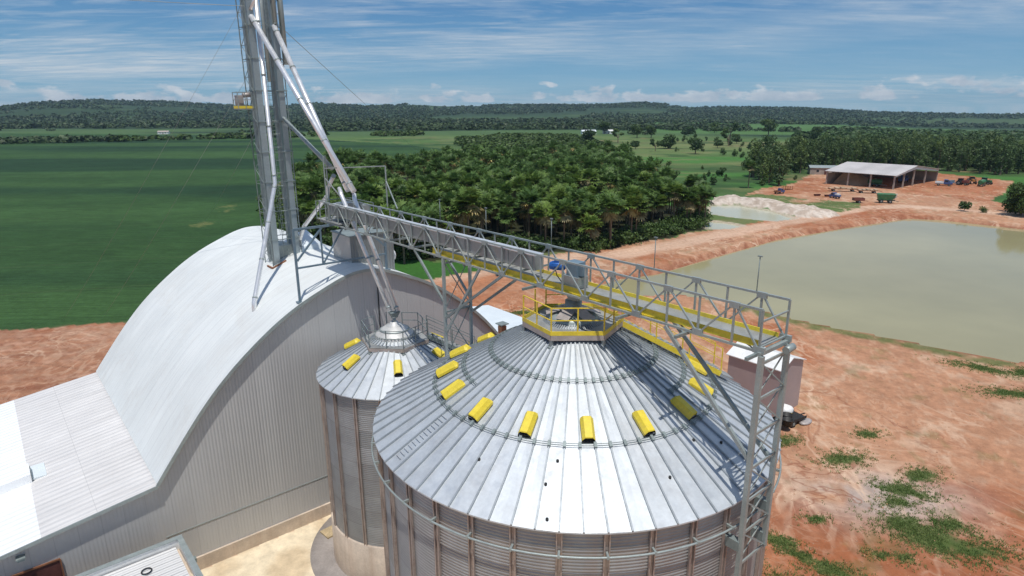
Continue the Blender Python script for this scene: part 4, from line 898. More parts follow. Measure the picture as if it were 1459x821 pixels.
spout('bright spout running down to the smaller silo cap, right one of the pair', [(-.95, -1.6, 22.3), (-1.1, -1.9, 22.0), (-.85, -1.9, 21.3), (-.86, -6.0, 15.75)], .13)
sv_ = thing('inlet_valve', 'small grey inlet valve joining the two spouts above the smaller silo cap', 'valve', -1.08, -5.9, 15.0)
mb = MB(); mb.add([(-.28, -.2, .75), (.34, -.2, .75), (.34, .2, .75), (-.28, .2, .75), (-.12, -.12, .4), (.12, -.12, .4), (.12, .12, .4), (-.12, .12, .4)], [(0, 1, 5, 4), (1, 2, 6, 5), (2, 3, 7, 6), (3, 0, 4, 7), (0, 3, 2, 1)]); mb.build('body', MT['galvdark'], sv_)
mb = MB(); mb.tube([(0, 0, .05), (0, 0, .42)], .10, 12); mb.tube([(-.2, -.1, .45), (.2, -.1, .45)], .05, 8); mb.build('neck', MT['galv'], sv_)
spout('white downpipe on the tower that kinks and lands on the arched roof', [(-2.32, 7.85, 37), (-2.33, 7.85, 22.3), (-6.05, 3.65, 15.1), (-6.15, 3.5, 14.5)], .15)

# ================================================================== ELEVATOR TOWER
el = thing('bucket_elevator_tower', 'tall twin bucket elevator tower with cage ladder rising through the arched roof', 'elevator tower', -1.8, 8.8, 16.2); eo_ = OFF(el)
ZTOP = 38.0
trk = mat('elevator_leg_steel', (.33, .385, .40), .42, .45, .12, .5, .05, 8, streak=(1.5, .25, (.28, .31, .32)))
for s_, t_, w_ in ((-2.72, 8.15, .42), (-2.60, 9.35, .42), (-1.12, 8.25, .40), (-1.02, 9.45, .44)):
    mb = MB(); mb.box((s_-w_/2, t_-.2, vzs(s_)-.2), (s_+w_/2, t_+.2, ZTOP)); z_ = 18.2
    while z_ < ZTOP: mb.box((s_-w_/2-.035, t_-.235, z_), (s_+w_/2+.035, t_+.235, z_+.07)); z_ += 2.08
    mb.build('elevator_leg', trk, el, eo_)
mb = MB()      # open lattice between the trunks
for s_ in (-3.0, -.78):
    for t_ in (8.0, 9.6): mb.angle((s_, t_, vzs(s_)), (s_, t_, ZTOP), .07)
    z_ = 17.0; k = 0
    while z_ < ZTOP-1: mb.bar((s_, 8.0, z_), (s_, 9.6, z_), .03); mb.bar((s_, 8.0 if k % 2 else 9.6, z_), (s_, 9.6 if k % 2 else 8.0, z_+1.04), .03); z_ += 1.04; k += 1
z_ = 18.2
while z_ < ZTOP: mb.bar((-3.02, 7.92, z_), (-.76, 7.92, z_), .05); mb.bar((-3.02, 9.68, z_), (-.76, 9.68, z_), .04); z_ += 2.08
mb.build('lattice_frame', MT['galvdark'], el, eo_)
mb = MB()
for s_ in (-2.02, -1.66): mb.bar((s_, 8.35, 17.0), (s_, 8.35, ZTOP), .035)
z_ = 17.2
while z_ < ZTOP: mb.bar((-2.02, 8.35, z_), (-1.66, 8.35, z_), .022); z_ += .3
mb.build('ladder', MT['galvdark'], el, eo_)
mb = MB(); z_ = 18.5
while z_ < ZTOP-.5:
    pts = [(-1.84+.34*math.cos(a), 8.3-.62*math.sin(a)+.0, z_) for a in [PI*k/8 for k in range(9)]]
    mb.tube(pts, .014, 4, cap=False); z_ += .9
for a in [PI*k/4 for k in range(5)]: mb.bar((-1.84+.34*math.cos(a), 8.3-.62*math.sin(a), 18.5), (-1.84+.34*math.cos(a), 8.3-.62*math.sin(a), ZTOP), .018)
mb.build('ladder_cage', MT['galvdark'], el, eo_)
mb = MB(); mb.tube([(-1.98, 7.8, 29.2), (-1.98, 7.8, ZTOP)], .11, 10); mb.build('downpipe', MT['galv'], el, eo_)
mb = MB(); mb.tube([(-1.20, 7.8, 32.9), (-1.20, 7.8, ZTOP)], .12, 10); mb.tube([(-.62, 8.0, 30.35), (-.62, 8.0, ZTOP)], .16, 10); mb.build('side_pipe', MT['galv'], el, eo_)
mb = MB(); mb.box((-2.5, 8.6, 16.3), (-1.3, 10.6, 17.6)); mb.build('boot_housing', MT['galv'], el, eo_)
mb = MB(); mb.tube([(-2.7, 7.9, 33.7), (-2.3, 7.8, 34.6), (-1.9, 7.8, 35.2)], .12, 10); mb.build('elbow', MT['pipe'], el, eo_)
wp = thing('service_basket', 'small yellow and grey service platform hung on the left side of the elevator tower', 'platform', -3.35, 9.2, 27.4); wo_ = OFF(wp)
mb = MB(); mb.box((-3.95, 8.7, 27.35), (-2.95, 9.7, 27.42)); mb.build('deck', MT['grate'], wp, wo_)
mb = MB(); mb.box((-3.96, 8.69, 27.42), (-2.95, 8.71, 27.60)); mb.box((-3.97, 8.7, 27.42), (-3.95, 9.7, 27.60)); mb.build('toe_board', MT['yellow'], wp, wo_)
mb = MB()
for x_, y_ in ((-3.95, 8.7), (-3.95, 9.7), (-3.45, 8.7), (-3.0, 8.7)): mb.bar((x_, y_, 27.4), (x_, y_, 28.5), .045)
for z_ in (28.5, 28.0): mb.bar((-3.95, 8.7, z_), (-2.95, 8.7, z_), .04); mb.bar((-3.95, 8.7, z_), (-3.95, 9.7, z_), .04); mb.bar((-3.95, 9.7, z_), (-2.95, 9.7, z_), .04)
mb.build('railing', MT['galv'], wp, wo_)
mb = MB(); mb.tube([(-3.4, 9.3, 28.3), (-2.9, 9.3, 28.35)], .16, 10); mb.box((-3.9, 8.9, 27.42), (-3.5, 9.5, 28.3)); mb.build('drive_unit', MT['ledge'], wp, wo_)

# guy wires (thin cables to ground anchors)
def wire(label, a, b, r=.011):
    root = wthing('guy_wire', label, 'cable', b); mb = MB(); a = Vector(a); b = Vector(b)
    mb.tube([a+(b-a)*f-Vector((0, 0, 4*f*(1-f)*.35)) for f in [k/10 for k in range(11)]], r, 4, cap=False); o = mb.build('cable', MT['galv'], root, tuple(b))
tw = lambda s_, t_, z_: LW(s_, t_, z_)
wire('thin guy cable from the tower to the edge of the green field, leftmost', tw(-3, 8.5, 34), (-60.5, 80.5, 0))
wire('thin guy cable from the tower to the field edge, second from the left', tw(-3, 8.5, 29.8), (-56, 82, 0))
wire('thin guy cable from the tower to the pale anchor patch in the field', tw(-3, 9.5, 25.4), (-77, 156, 0))
wire('thin guy cable from the tower over the palm grove to the right', tw(-.8, 9.5, 33.5), (-40, 330, 0), .03)
wire('thin guy cable leaving the tower top to the upper left', tw(-3, 8.0, 33.9), (-75, 60, 40), .02)

# ================================================================== VEGETATION
def hz(x_, y_): return float(terrain(np.array([float(x_)]), np.array([float(y_)]))[0])
PALM_G = leafmat('palm_fronds', (.085, .150, .038), (.165, .260, .070), (.26, .33, .12), .30, .30)
PALM_D = leafmat('dry_palm_fronds', (.27, .22, .10), (.42, .36, .19), None, .5, .15)
LEAF_D = leafmat('dark_leaves', (.028, .062, .016), (.066, .115, .030), None, .25, .2)
LEAF_M = leafmat('mid_green_leaves', (.042, .085, .024), (.095, .155, .045), (.13, .19, .065), .2, .25)
LEAF_E = leafmat('eucalyptus_leaves', (.065, .110, .038), (.130, .190, .068), (.17, .22, .085), .16, .25)
WOOD_ = leafmat('far_woodland_leaves', (.028, .052, .020), (.058, .094, .034), (.095, .13, .05), .012, .1)
def unit(v): return v/np.linalg.norm(v, axis=-1, keepdims=True)
def fan_palm(rg, H, nl=24, nb=9, dry=9):
    nl = int(nl*1.35); nb = 12
    """buriti-like palm: green fan leaves, dry skirt, trunk; returns (crownV,F),(dryV,F)"""
    out = []
    for cnt, kind in ((nl, 0), (dry, 1)):
        V = []; F = []
        for i in range(cnt):
            a = rg.uniform(0, 2*PI); el = (rg.uniform(-.35, 1.25) if kind == 0 else rg.uniform(-1.25, -.45)); L = rg.uniform(.7, 1.9)*(1 if kind == 0 else .9)
            d = np.array([math.cos(a)*math.cos(el), math.sin(a)*math.cos(el), math.sin(el)]); tip = d*L+np.array([0, 0, -.18*L]); side = np.array([-math.sin(a), math.cos(a), 0]); nrm = np.cross(d, side)
            # petiole
            b0 = len(V); w = .035; V += [(-side*w).tolist(), (side*w).tolist(), (tip+side*w).tolist(), (tip-side*w).tolist()]; F.append((b0, b0+1, b0+2, b0+3))
            Rf = rg.uniform(1.0, 1.5)
            for k in range(nb):
                ph = (k/(nb-1)-.5)*PI*1.35; dirv = d*math.cos(ph)+side*math.sin(ph)+nrm*rg.uniform(-.22, .22); drp = -.35 if kind == 0 else -.55
                e = tip+dirv*Rf+np.array([0, 0, drp*Rf*.5*(1-.5*math.cos(ph))]); m_ = tip+dirv*Rf*.55; sv_ = np.cross(dirv, nrm); sv_ = sv_/(np.linalg.norm(sv_)+1e-6)*.135*Rf
                b0 = len(V); V += [tip.tolist(), (m_+sv_).tolist(), e.tolist(), (m_-sv_).tolist()]; F.append((b0, b0+1, b0+2, b0+3))
        V = np.array(V); V[:, 2] += H; out.append((V, np.array(F)))
    return out
def palm_trunk(H):
    mb = MB(); mb.tube([(0, 0, -.6), (.05, .02, H*.5), (0, 0, H+.05)], [.20, .16, .17], 7, cap=False); return mb
def crown(rg, lobes, n, size, flat=.85):
    """leaf faces spread through uneven lobes: (cx,cy,cz,rx,ry,rz)"""
    w = np.array([l[3]*l[4]*l[5] for l in lobes])**.75; w /= w.sum(); idx = rg.choice(len(lobes), n, p=w); Lb = np.array(lobes)[idx]
    d = unit(rg.normal(size=(n, 3))); rad = rg.uniform(.25, 1, n)**.40*rg.uniform(.86, 1.10, n)
    c = Lb[:, :3]+d*Lb[:, 3:]*rad[:, None]
    nn = unit(d+rg.normal(size=(n, 3))*.75+np.array([0, 0, .3])); t = unit(np.cross(nn, rg.normal(size=(n, 3)))); b_ = np.cross(nn, t)
    s_ = (size*rg.uniform(.6, 1.35, n))[:, None]
    V = np.stack([c-t*s_, c+b_*s_*.6, c+t*s_, c-b_*s_*.6], 1).reshape(-1, 3); F = np.arange(4*n).reshape(-1, 4); return V, F
def branches(H, r0, lobes, base=.35, n=6):
    mb = MB(); top = H*.62; mb.tube([(0, 0, -.5), (.1, 0, H*base), (0, .1, top)], [r0, r0*.75, r0*.35], 7, cap=False)
    for l in lobes[:n]:
        z0 = H*base*(.8+.2*random.random()); mb.tube([(.06, 0, z0), (l[0]*.45, l[1]*.45, (z0+l[2])*.5), (l[0]*.85, l[1]*.85, l[2])], [r0*.5, r0*.3, r0*.10], 5, cap=False)
    return mb
HIDE = []
def proto(name, parts):
    """unlinked prototype: list of (name, mesh, mat)"""
    return parts
def meshof(name, V, F, m):
    o = npmesh(name, V, F, m); me = o.data; bpy.data.objects.remove(o); return me
def meshmb(name, mb, m):
    o = mb.build(name, m); me = o.data; bpy.data.objects.remove(o); return me
def plant(name, parts, loc, rz, sc_, label, cat, group=None):
    r = wthing(name, label, cat, loc, rz, group); r.scale = sc_ if isinstance(sc_, tuple) else (sc_,)*3
    for nm, me in parts:
        o = bpy.data.objects.new(nm, me); SC.collection.objects.link(o); o.parent = r
    return r
palms = []
for k in range(7):
    rg = np.random.default_rng(100+k); H = [7.6, 6.6, 8.6, 5.6, 7.2, 8.0, 6.9][k]
    (V, F), (V2, F2) = fan_palm(rg, H, 24 if k < 5 else 20, 9, 6+2*(k % 4))
    palms.append((H, V, F, V2, F2, [('fronds', meshof('palm_fronds', V, F, PALM_G)), ('dry_fronds', meshof('dry_fronds', V2, F2, PALM_D)), ('trunk', meshmb('palm_trunk', palm_trunk(H), MT['bark']))]))
# positions in the grove
pts = []; rg = np.random.default_rng(5)
gy_ = 100.
while gy_ < 395:
    gx_ = -110.
    sp = 4.5 if gy_ < 200 else (5.2 if gy_ < 280 else 6.2)
    while gx_ < 62:
        pts.append((gx_+rg.uniform(-.42, .42)*sp, gy_+rg.uniform(-.42, .42)*sp)); gx_ += sp
    gy_ += sp*.95
pts = np.array(pts); pts = pts[inpoly(pts[:, 0]+2*(fbm(pts[:, 0]*.1, pts[:, 1]*.1, 2, 90)-.5), pts[:, 1], GROVE)]
pts = pts[~((fbm(pts[:, 0]*.05, pts[:, 1]*.05, 3, 91) > .69))]
# keep those not wholly hidden behind the arched store, nearest first; show size = 1/r
order = np.argsort(np.hypot(pts[:, 0], pts[:, 1])); pts = pts[order]
aa = np.degrees(np.arctan2(pts[:, 0], pts[:, 1])); rr0 = np.hypot(pts[:, 0], pts[:, 1])
vis = ~((aa < -18) & (rr0 < 150)); pts = pts[vis]; NP_ = 300
hts = .82+.34*fbm(pts[:, 0]*.06, pts[:, 1]*.06, 2, 92)
zs_ = terrain(pts[:, 0], pts[:, 1])
for i in range(min(NP_, len(pts))):
    k = int(rg.integers(0, 7)); s_ = float(hts[i]*rg.uniform(.98, 1.26))
    plant('palm_tree', palms[k][5], (pts[i][0], pts[i][1], zs_[i]-.5), rg.uniform(0, 2*PI), s_, 'fan palm with a skirt of dry fronds in the dense grove beyond the bridge', 'palm', 'fan palms of the dense grove')
VV = []; FF = []; VD = []; FD = []; o1 = o2 = 0
for i in range(NP_, len(pts)):
    k = int(rg.integers(0, 7)); H, V, F, V2, F2, _ = palms[k]; s_ = float(hts[i]*rg.uniform(.98, 1.26)); a = rg.uniform(0, 2*PI); c_, n_ = math.cos(a), math.sin(a)
    keep = rg.random(len(F)) < (.62 if rr0[min(i, len(rr0)-1)] > 230 else .8)
    M3 = np.array([[c_, -n_, 0], [n_, c_, 0], [0, 0, 1]])*s_
    VV.append(V@M3.T+np.array([pts[i][0], pts[i][1], zs_[i]])); FF.append(F[keep]+o1); o1 += len(V)
    k2 = rg.random(len(F2)) < .5; VD.append(V2@M3.T+np.array([pts[i][0], pts[i][1], zs_[i]])); FD.append(F2[k2]+o2); o2 += len(V2)
print('palms', len(pts))
if VV:
    o = npmesh('distant_palm_grove', np.concatenate(VV), np.concatenate(FF), PALM_G); tag(o, 'mass of fan palms filling the far part of the grove', 'palm grove', kind='stuff')
    o = npmesh('dry_grove_fronds', np.concatenate(VD), np.concatenate(FD), PALM_D); tag(o, 'dry brown fronds hanging through the far part of the palm grove', 'dry fronds', kind='stuff')
# undergrowth along the grove
def scatter_bush(n, fx, size, leaf, nl, name, label, m, seed):
    rg = np.random.default_rng(seed); VV = []; FF = []; o = 0
    for i in range(n):
        x_, y_ = fx(rg)
        s_ = rg.uniform(*size); lobes = [(rg.uniform(-.5, .5)*s_, rg.uniform(-.5, .5)*s_, s_*rg.uniform(.3, .7), s_*.6, s_*.6, s_*.55) for _ in range(3)]
        V, F = crown(rg, lobes, nl, leaf); V = V+np.array([x_, y_, hz(x_, y_)]); VV.append(V); FF.append(F+o); o += len(V)
    ob = npmesh(name, np.concatenate(VV), np.concatenate(FF), m); tag(ob, label, 'shrubs', kind='stuff'); return ob
def along(poly, spread, inset=0):
    def f(rg):
        i = int(rg.integers(0, len(poly)-1)); t = rg.random(); (x0, y0), (x1, y1) = poly[i], poly[i+1]
        L = math.hypot(x1-x0, y1-y0); nx, ny = -(y1-y0)/L, (x1-x0)/L; d = inset+rg.uniform(-spread, spread); return x0+(x1-x0)*t+nx*d, y0+(y1-y0)*t+ny*d
    return f
scatter_bush(230, along([(-24, 113), (-4, 124.5), (16.7, 122.7), (28.4, 132.7), (45.3, 147), (50.9, 165)], 3, 3.0), (1.3, 3.0), .26, 130, 'undergrowth', 'leafy undergrowth along the front edge of the palm grove', LEAF_M, 3)
scatter_bush(60, along([(-40, 124), (-56, 150), (-66, 175), (-78, 205)], 6, -3), (1.4, 3.6), .4, 110, 'field_edge_scrub', 'scrub between the green field and the left side of the palm grove', LEAF_M, 4)

# broadleaf trees: five shapes
def treeproto(seed, H, Wd, n, leaf, m, kind='round'):
    rg = np.random.default_rng(seed); lobes = []
    if kind == 'round':
        for i in range(9): a = rg.uniform(0, 2*PI); r = rg.uniform(.1, .55)*Wd/2; lobes.append((r*math.cos(a), r*math.sin(a), H*rg.uniform(.26, .78), Wd*rg.uniform(.20, .34), Wd*rg.uniform(.20, .34), H*rg.uniform(.15, .24)))
    elif kind == 'loose':
        for i in range(8): a = rg.uniform(0, 2*PI); r = rg.uniform(.3, .85)*Wd/2; lobes.append((r*math.cos(a), r*math.sin(a), H*rg.uniform(.5, .9), Wd*rg.uniform(.10, .2), Wd*rg.uniform(.10, .2), H*rg.uniform(.06, .13)))
    else:
        for i in range(8): z = H*(.16+.78*i/7); a = rg.uniform(0, 2*PI); r = Wd*.16; q = .40*Wd*(1-.6*abs(i/7-.40)); lobes.append((r*math.cos(a), r*math.sin(a), z, q, q, H*.10))
    V, F = crown(rg, lobes, n, leaf); return [('crown', meshof('crown', V, F, m)), ('trunk', meshmb('trunk', branches(H, .035*H, lobes), MT['bark']))]
TR = [treeproto(201, 8, 9, 1500, .42, LEAF_D), treeproto(202, 7, 9.5, 1500, .42, LEAF_M), treeproto(203, 9, 8, 1100, .40, LEAF_M, 'loose'), treeproto(204, 6, 8, 1300, .40, LEAF_D)]
EU = [treeproto(210+k, 12+k*.7, 5.0+.3*k, 900, .36, LEAF_E, 'tall') for k in range(5)]
def u(x_, y_, z_=0): return (x_, y_, hz(x_, y_)+z_)
MEAD = [(124, 640, 1.7, 0, 'round dark tree'), (188, 690, 1.6, 1, 'broad green tree'), (112, 462, 1.5, 1, 'broad pale-green round tree with a flat base'), (114.7, 402, 1.3, 0, 'dark round tree alone'), (186, 534, 1.1, 3, 'small dark tree'), (87.5, 456, 1.0, 3, 'small dark bush-like tree'),
        (285, 720, 2.4, 0, 'very broad dark tree clump'), (250, 800, 1.9, 1, 'round green tree'), (162, 405, 1.2, 2, 'loose brownish tree'), (263, 563, 1.3, 0, 'dark round tree'), (372, 715, 1.6, 3, 'squat dark tree'), (106, 740, 1.8, 0, 'wide dark tree'), (89, 540, 1.3, 2, 'loose airy tree'), (138, 640, 1.6, 0, 'dark tree'),
        (216, 640, 1.7, 2, 'loose airy tree'), (204, 463, 1.3, 1, 'green tree'), (168, 500, 1.4, 2, 'thin-crowned tree'), (150, 470, 1.0, 3, 'low dark tree'), (96, 430, .9, 2, 'thin small tree'), (300, 640, 1.5, 0, 'dark tree'), (230, 520, 1.2, 1, 'green bushy tree'), (330, 560, 1.4, 3, 'squat tree'), (62, 520, 1.5, 0, 'dark tree'), (176, 330, 1.1, 3, 'dark bush-like tree'), (130, 330, .9, 2, 'thin tree')]
where = ['on the left of the far meadow', 'behind the meadow row', 'in the middle of the meadow', 'near the middle of the meadow', 'right of the meadow middle', 'at the left meadow edge', 'beyond the meadow under the hills', 'on the far green slope', 'behind the belt of tall trees', 'right of the far bright field', 'far right on the bright field', 'beside the pale far farmhouse', 'left in the far meadow', 'in the back row of the meadow',
         'on the pale dry grass', 'right of the pale dry grass', 'between two dark trees on the meadow', 'low on the meadow', 'near the palm grove edge', 'on the far right field', 'on the right of the pale meadow', 'right behind the tree belt', 'behind the palm grove', 'just left of the tree belt', 'at the end of the tree belt']
for (x_, y_, s_, k, lb), wh in zip(MEAD, where): plant('meadow_tree', TR[k], u(x_, y_), rng.uniform(0, 6), s_*1.05, lb+' '+wh, 'tree', 'scattered trees of the meadow')
def bush(seed, n=500, s_=1.0, leaf=.16):
    rg = np.random.default_rng(seed); lb = [(rg.uniform(-.7, .7), rg.uniform(-.6, .6), rg.uniform(.3, 1.7), rg.uniform(.35, .7), rg.uniform(.35, .7), rg.uniform(.4, .8)) for _ in range(6)]; V, F = crown(rg, lb, n, leaf); return [('foliage', meshof('foliage', V, F, LEAF_M)), ('stem', meshmb('stem', branches(1.6, .07, lb), MT['bark']))]
SB = [bush(320+k, 320, 1, .2) for k in range(3)]
rg = np.random.default_rng(77); cnt = 0
while cnt < 70:
    r_ = 190*(3.6)**rg.random(); a_ = math.radians(rg.uniform(12, 27)); x_, y_ = r_*math.sin(a_), r_*math.cos(a_)
    X1, Y1 = np.array([x_]), np.array([y_])
    if inpoly(X1, Y1, GROVE)[0] or inpoly(X1, Y1, YARD)[0] or inpoly(X1, Y1, RUBBLE)[0] or inpoly(X1, Y1, POOL1)[0] or fbm(X1*.02, Y1*.02, 2, 130)[0] < .42: continue
    plant('meadow_shrub', SB[cnt % 3], u(x_, y_), rg.uniform(0, 6), float(rg.uniform(.6, 1.5)*(.8+r_*.0016)), 'low round green shrub dotted over the open meadow', 'shrub', 'small shrubs dotted over the meadow'); cnt += 1
# eucalyptus belt behind the shed
BELT = [(90, 234), (100, 230), (112, 262), (130, 282), (150, 300), (186, 290), (200, 262), (215, 230), (300, 300), (330, 380), (240, 400), (170, 350), (118, 300), (97, 262)]
bp = []; rg = np.random.default_rng(8)
yy = 225.
while yy < 395:
    xx = 80.
    while xx < 330: bp.append((xx+rg.uniform(-2, 2), yy+rg.uniform(-2, 2))); xx += 6.2
    yy += 6.6
bp = np.array(bp); bp = bp[inpoly(bp[:, 0], bp[:, 1], BELT)]; bp = bp[np.degrees(np.arctan2(bp[:, 0], bp[:, 1])) < 42]; bp = bp[fbm(bp[:, 0]*.04, bp[:, 1]*.04, 2, 95) < .70]
bp = bp[np.argsort(np.hypot(bp[:, 0], bp[:, 1]))]; print('belt', len(bp))
far_b = bp[290:]; bp = bp[:290]
zb_ = terrain(bp[:, 0], bp[:, 1])
for i, (x_, y_) in enumerate(bp): plant('eucalyptus_tree', EU[int(rg.integers(0, 5))], (x_, y_, zb_[i]), rg.uniform(0, 6), float(rg.uniform(.72, 1.10)), 'slender tall tree in the belt behind the open shed', 'tree', 'tall trees of the belt behind the shed')
# woodland too dense to count: mid-distance wood and far hills
def wood(n, fpos, name, label, m, seed, nl=26, k_=1.0):
    rg = np.random.default_rng(seed); P_ = fpos(rg, n); x_, y_ = P_[:, 0], P_[:, 1]; z_ = terrain(x_, y_); r_ = np.hypot(x_, y_); S = (2.6+r_*.0020)*k_*rg.uniform(.6, 1.35, len(x_))
    d = unit(rg.normal(size=(len(x_), nl, 3))); d[..., 2] = np.abs(d[..., 2])*1.0-.12; c_ = d*rg.uniform(.7, 1.05, (len(x_), nl, 1))
    nn = unit(d+rg.normal(size=d.shape)*.45); t_ = unit(np.cross(nn, rg.normal(size=d.shape))); b_ = np.cross(nn, t_); q = .42
    V = np.stack([c_-t_*q, c_+b_*q, c_+t_*q, c_-b_*q], 2); V = V*np.array([1.25, 1.25, .95])*S[:, None, None, None]; V = V+np.stack([x_, y_, z_+S*.45], -1)[:, None, None, :]
    V = V.reshape(-1, 3); o = npmesh(name, V, np.arange(len(V)).reshape(-1, 4), m); tag(o, label, 'woodland', kind='stuff')
def pol(a0, a1, r0, r1, dens=None, th=.5):
    def f(rg, n):
        out = []
        tot = 0
        while tot < n:
            a = np.radians(rg.uniform(a0, a1, n)); r = r0*(r1/r0)**rg.random(n); x_ = r*np.sin(a); y_ = r*np.cos(a)
            k = dens(x_, y_, a, r) > th if dens is not None else np.ones(n, bool); P_ = np.stack([x_, y_], -1)[k]; out.append(P_); tot += len(P_)
        return np.concatenate(out)[:n]
    return f
WOODP = [(-20, 345), (0, 345), (40, 348), (62, 400), (75, 470), (60, 640), (10, 690), (-50, 600), (-30, 460)]
def wood1(rg, n):
    P_ = np.stack([rg.uniform(-110, 100, n*4), rg.uniform(345, 700, n*4)], -1); P_ = P_[inpoly(P_[:, 0]+20*(fbm(P_[:, 0]*.02, P_[:, 1]*.02, 2, 96)-.5), P_[:, 1], WOODP)]; return P_[:n]
wood(1200, wood1, 'mid_distance_wood', 'dark bushy wood beyond the palm grove', LEAF_D, 31, 30, .62)
wood(2200, pol(23, 43, 380, 1100, lambda x_, y_, a, r: fbm(x_*.012, y_*.012, 3, 97)+(np.degrees(a)-31)*.016, .50), 'right_hand_wood', 'dark wood on the rising ground at the right, behind the tree belt', LEAF_M, 32, 34, .95)
wood(3000, pol(-42, 42, 700, 1600, lambda x_, y_, a, r: fbm(x_*.0012+5, y_*.0042+0*a, 4, 60)*-1+1+.30*(fbm(x_*.006, y_*.006, 3, 98)-.5)-.35*((np.degrees(a) > 12) & (r < 1500) & (fbm(x_*.004, y_*.010, 3, 99) < .56)), .50), 'far_tree_lines', 'dark tree lines and thickets between the far fields', WOOD_, 33, 20, .85)
wood(13000, pol(-44, 44, 1400, 3900, lambda x_, y_, a, r: fbm(x_*.0024, y_*.0016, 4, 120)+.10*(r > 2600)+.25*(np.degrees(a) < -10), .515), 'hill_forest', 'dark forest covering the far hills', WOOD_, 34, 12, .72)
wood(200, pol(-42, -8, 700, 790, lambda x_, y_, a, r: fbm(x_*.012, y_*.012, 3, 96), .50), 'field_end_thicket', 'dark thickets along the far end of the green field', LEAF_D, 35, 26, .8)
# particular trees
rgm = np.random.default_rng(300)
lobes = [(rgm.uniform(-3.4, 3.4), rgm.uniform(-3, 3), rgm.uniform(1.0, 6.0), rgm.uniform(1.6, 2.4), rgm.uniform(1.6, 2.4), rgm.uniform(1.3, 1.9)) for _ in range(16)]
V, F = crown(rgm, lobes, 9000, .24); MG = [('crown', meshof('crown', V, F, LEAF_D)), ('trunk', meshmb('trunk', branches(6.5, .3, lobes), MT['bark']))]
plant('broad_tree', MG, u(133.5, 164.5, .2), .3, 1.12, 'big dark dense round tree on the far pond bank at the right edge', 'tree')
rgm = np.random.default_rng(301)
plant('bush', bush(310, 600), u(123.2, 171.2), 0, 1.5, 'upright green bush on the far pond bank, left of the big dark tree', 'bush')
plant('bush', bush(311, 400), u(126.5, 168.7), 0, .95, 'small green bush between the upright bush and the big dark tree', 'bush')
plant('palm_tree', palms[3][5], u(52.2, 218.3), 0, 1.1, 'lone fan palm standing in the open meadow right of the grove', 'palm')
plant('palm_tree', palms[5][5], u(83.5, 224), 1, 1.0, 'lone dry fan palm at the left end of the tree belt', 'palm')
plant('palm_tree', palms[1][5], u(44, 250), 1, 1.0, 'lone fan palm at the back right corner of the grove', 'palm')
# weeds: small tufts on the soil where the ground is green
def tufts(n, seed):
    rg = np.random.default_rng(seed); out = []; 
    for (cx, cy, rx, ry, th) in GPATCH:
        k = int(60+300*rx*ry); a = rg.normal(size=(k, 2))*.72; c_, s_ = math.cos(th), math.sin(th); X = a[:, 0]*rx; Y = a[:, 1]*ry; out.append(np.stack([cx+X*c_-Y*s_, cy+X*s_+Y*c_], -1))
    P_ = np.concatenate(out); P_ = P_[inpoly(P_[:, 0], P_[:, 1], SOIL)]; P_ = P_[sm(.40, .62, .45+.55*(fbm(P_[:, 0]*1.1, P_[:, 1]*1.1, 4, 80)-.28)) > rg.random(len(P_))*1.1]
    nb_ = 7; m_ = len(P_); z_ = terrain(P_[:, 0], P_[:, 1]); a = rg.uniform(0, 2*PI, (m_, nb_)); h = rg.uniform(.05, .17, (m_, nb_)); lean = rg.uniform(.2, .9, (m_, nb_))*h
    b0 = np.stack([P_[:, 0:1]+rg.normal(size=(m_, nb_))*.07, P_[:, 1:2]+rg.normal(size=(m_, nb_))*.07, z_[:, None]+0*a], -1); sd = np.stack([-np.sin(a), np.cos(a), 0*a], -1)*.022; tp = b0+np.stack([np.cos(a)*lean, np.sin(a)*lean, h], -1)
    V = np.stack([b0-sd, b0+sd, tp], 2).reshape(-1, 3); o = npmesh('weeds', V, np.arange(len(V)).reshape(-1, 3), leafmat('weed_leaves', (.11, .19, .045), (.24, .29, .10), None, .6, .35)); tag(o, 'low green weeds growing in patches on the red soil', 'weeds', kind='stuff')
tufts(1, 41)
# clods and stones on the yard
rg = np.random.default_rng(55); n = 5200; r = 26*(5.0)**rg.random(n); a = np.radians(rg.uniform(-2, 41, n)); P_ = np.stack([r*np.sin(a), r*np.cos(a)], -1); P_ = P_[inpoly(P_[:, 0], P_[:, 1], SOIL) & ~inpoly(P_[:, 0], P_[:, 1], POND) & (segdist(P_[:, 0], P_[:, 1], POND, True) > .5)]
sz = rg.uniform(.02, .075, len(P_))*rg.uniform(.5, 1.6, len(P_)); oc = np.array([(1, 0, 0), (0, 1, 0), (-1, 0, 0), (0, -1, 0), (0, 0, .8), (0, 0, -.5)]); of = np.array([(0, 1, 4), (1, 2, 4), (2, 3, 4), (3, 0, 4), (1, 0, 5), (2, 1, 5), (3, 2, 5), (0, 3, 5)])
V = oc[None]*sz[:, None, None]*rg.uniform(.6, 1.3, (len(P_), 6, 1))+np.stack([P_[:, 0], P_[:, 1], terrain(P_[:, 0], P_[:, 1])], -1)[:, None, :]; F = (of[None]+6*np.arange(len(P_))[:, None, None]).reshape(-1, 3)
o = npmesh('clods', V.reshape(-1, 3), F, mat('soil_clods', (.46, .26, .16), .95, 0, .35, .8, .2, 5)); tag(o, 'small clods and stones strewn over the red soil', 'clods', kind='stuff')

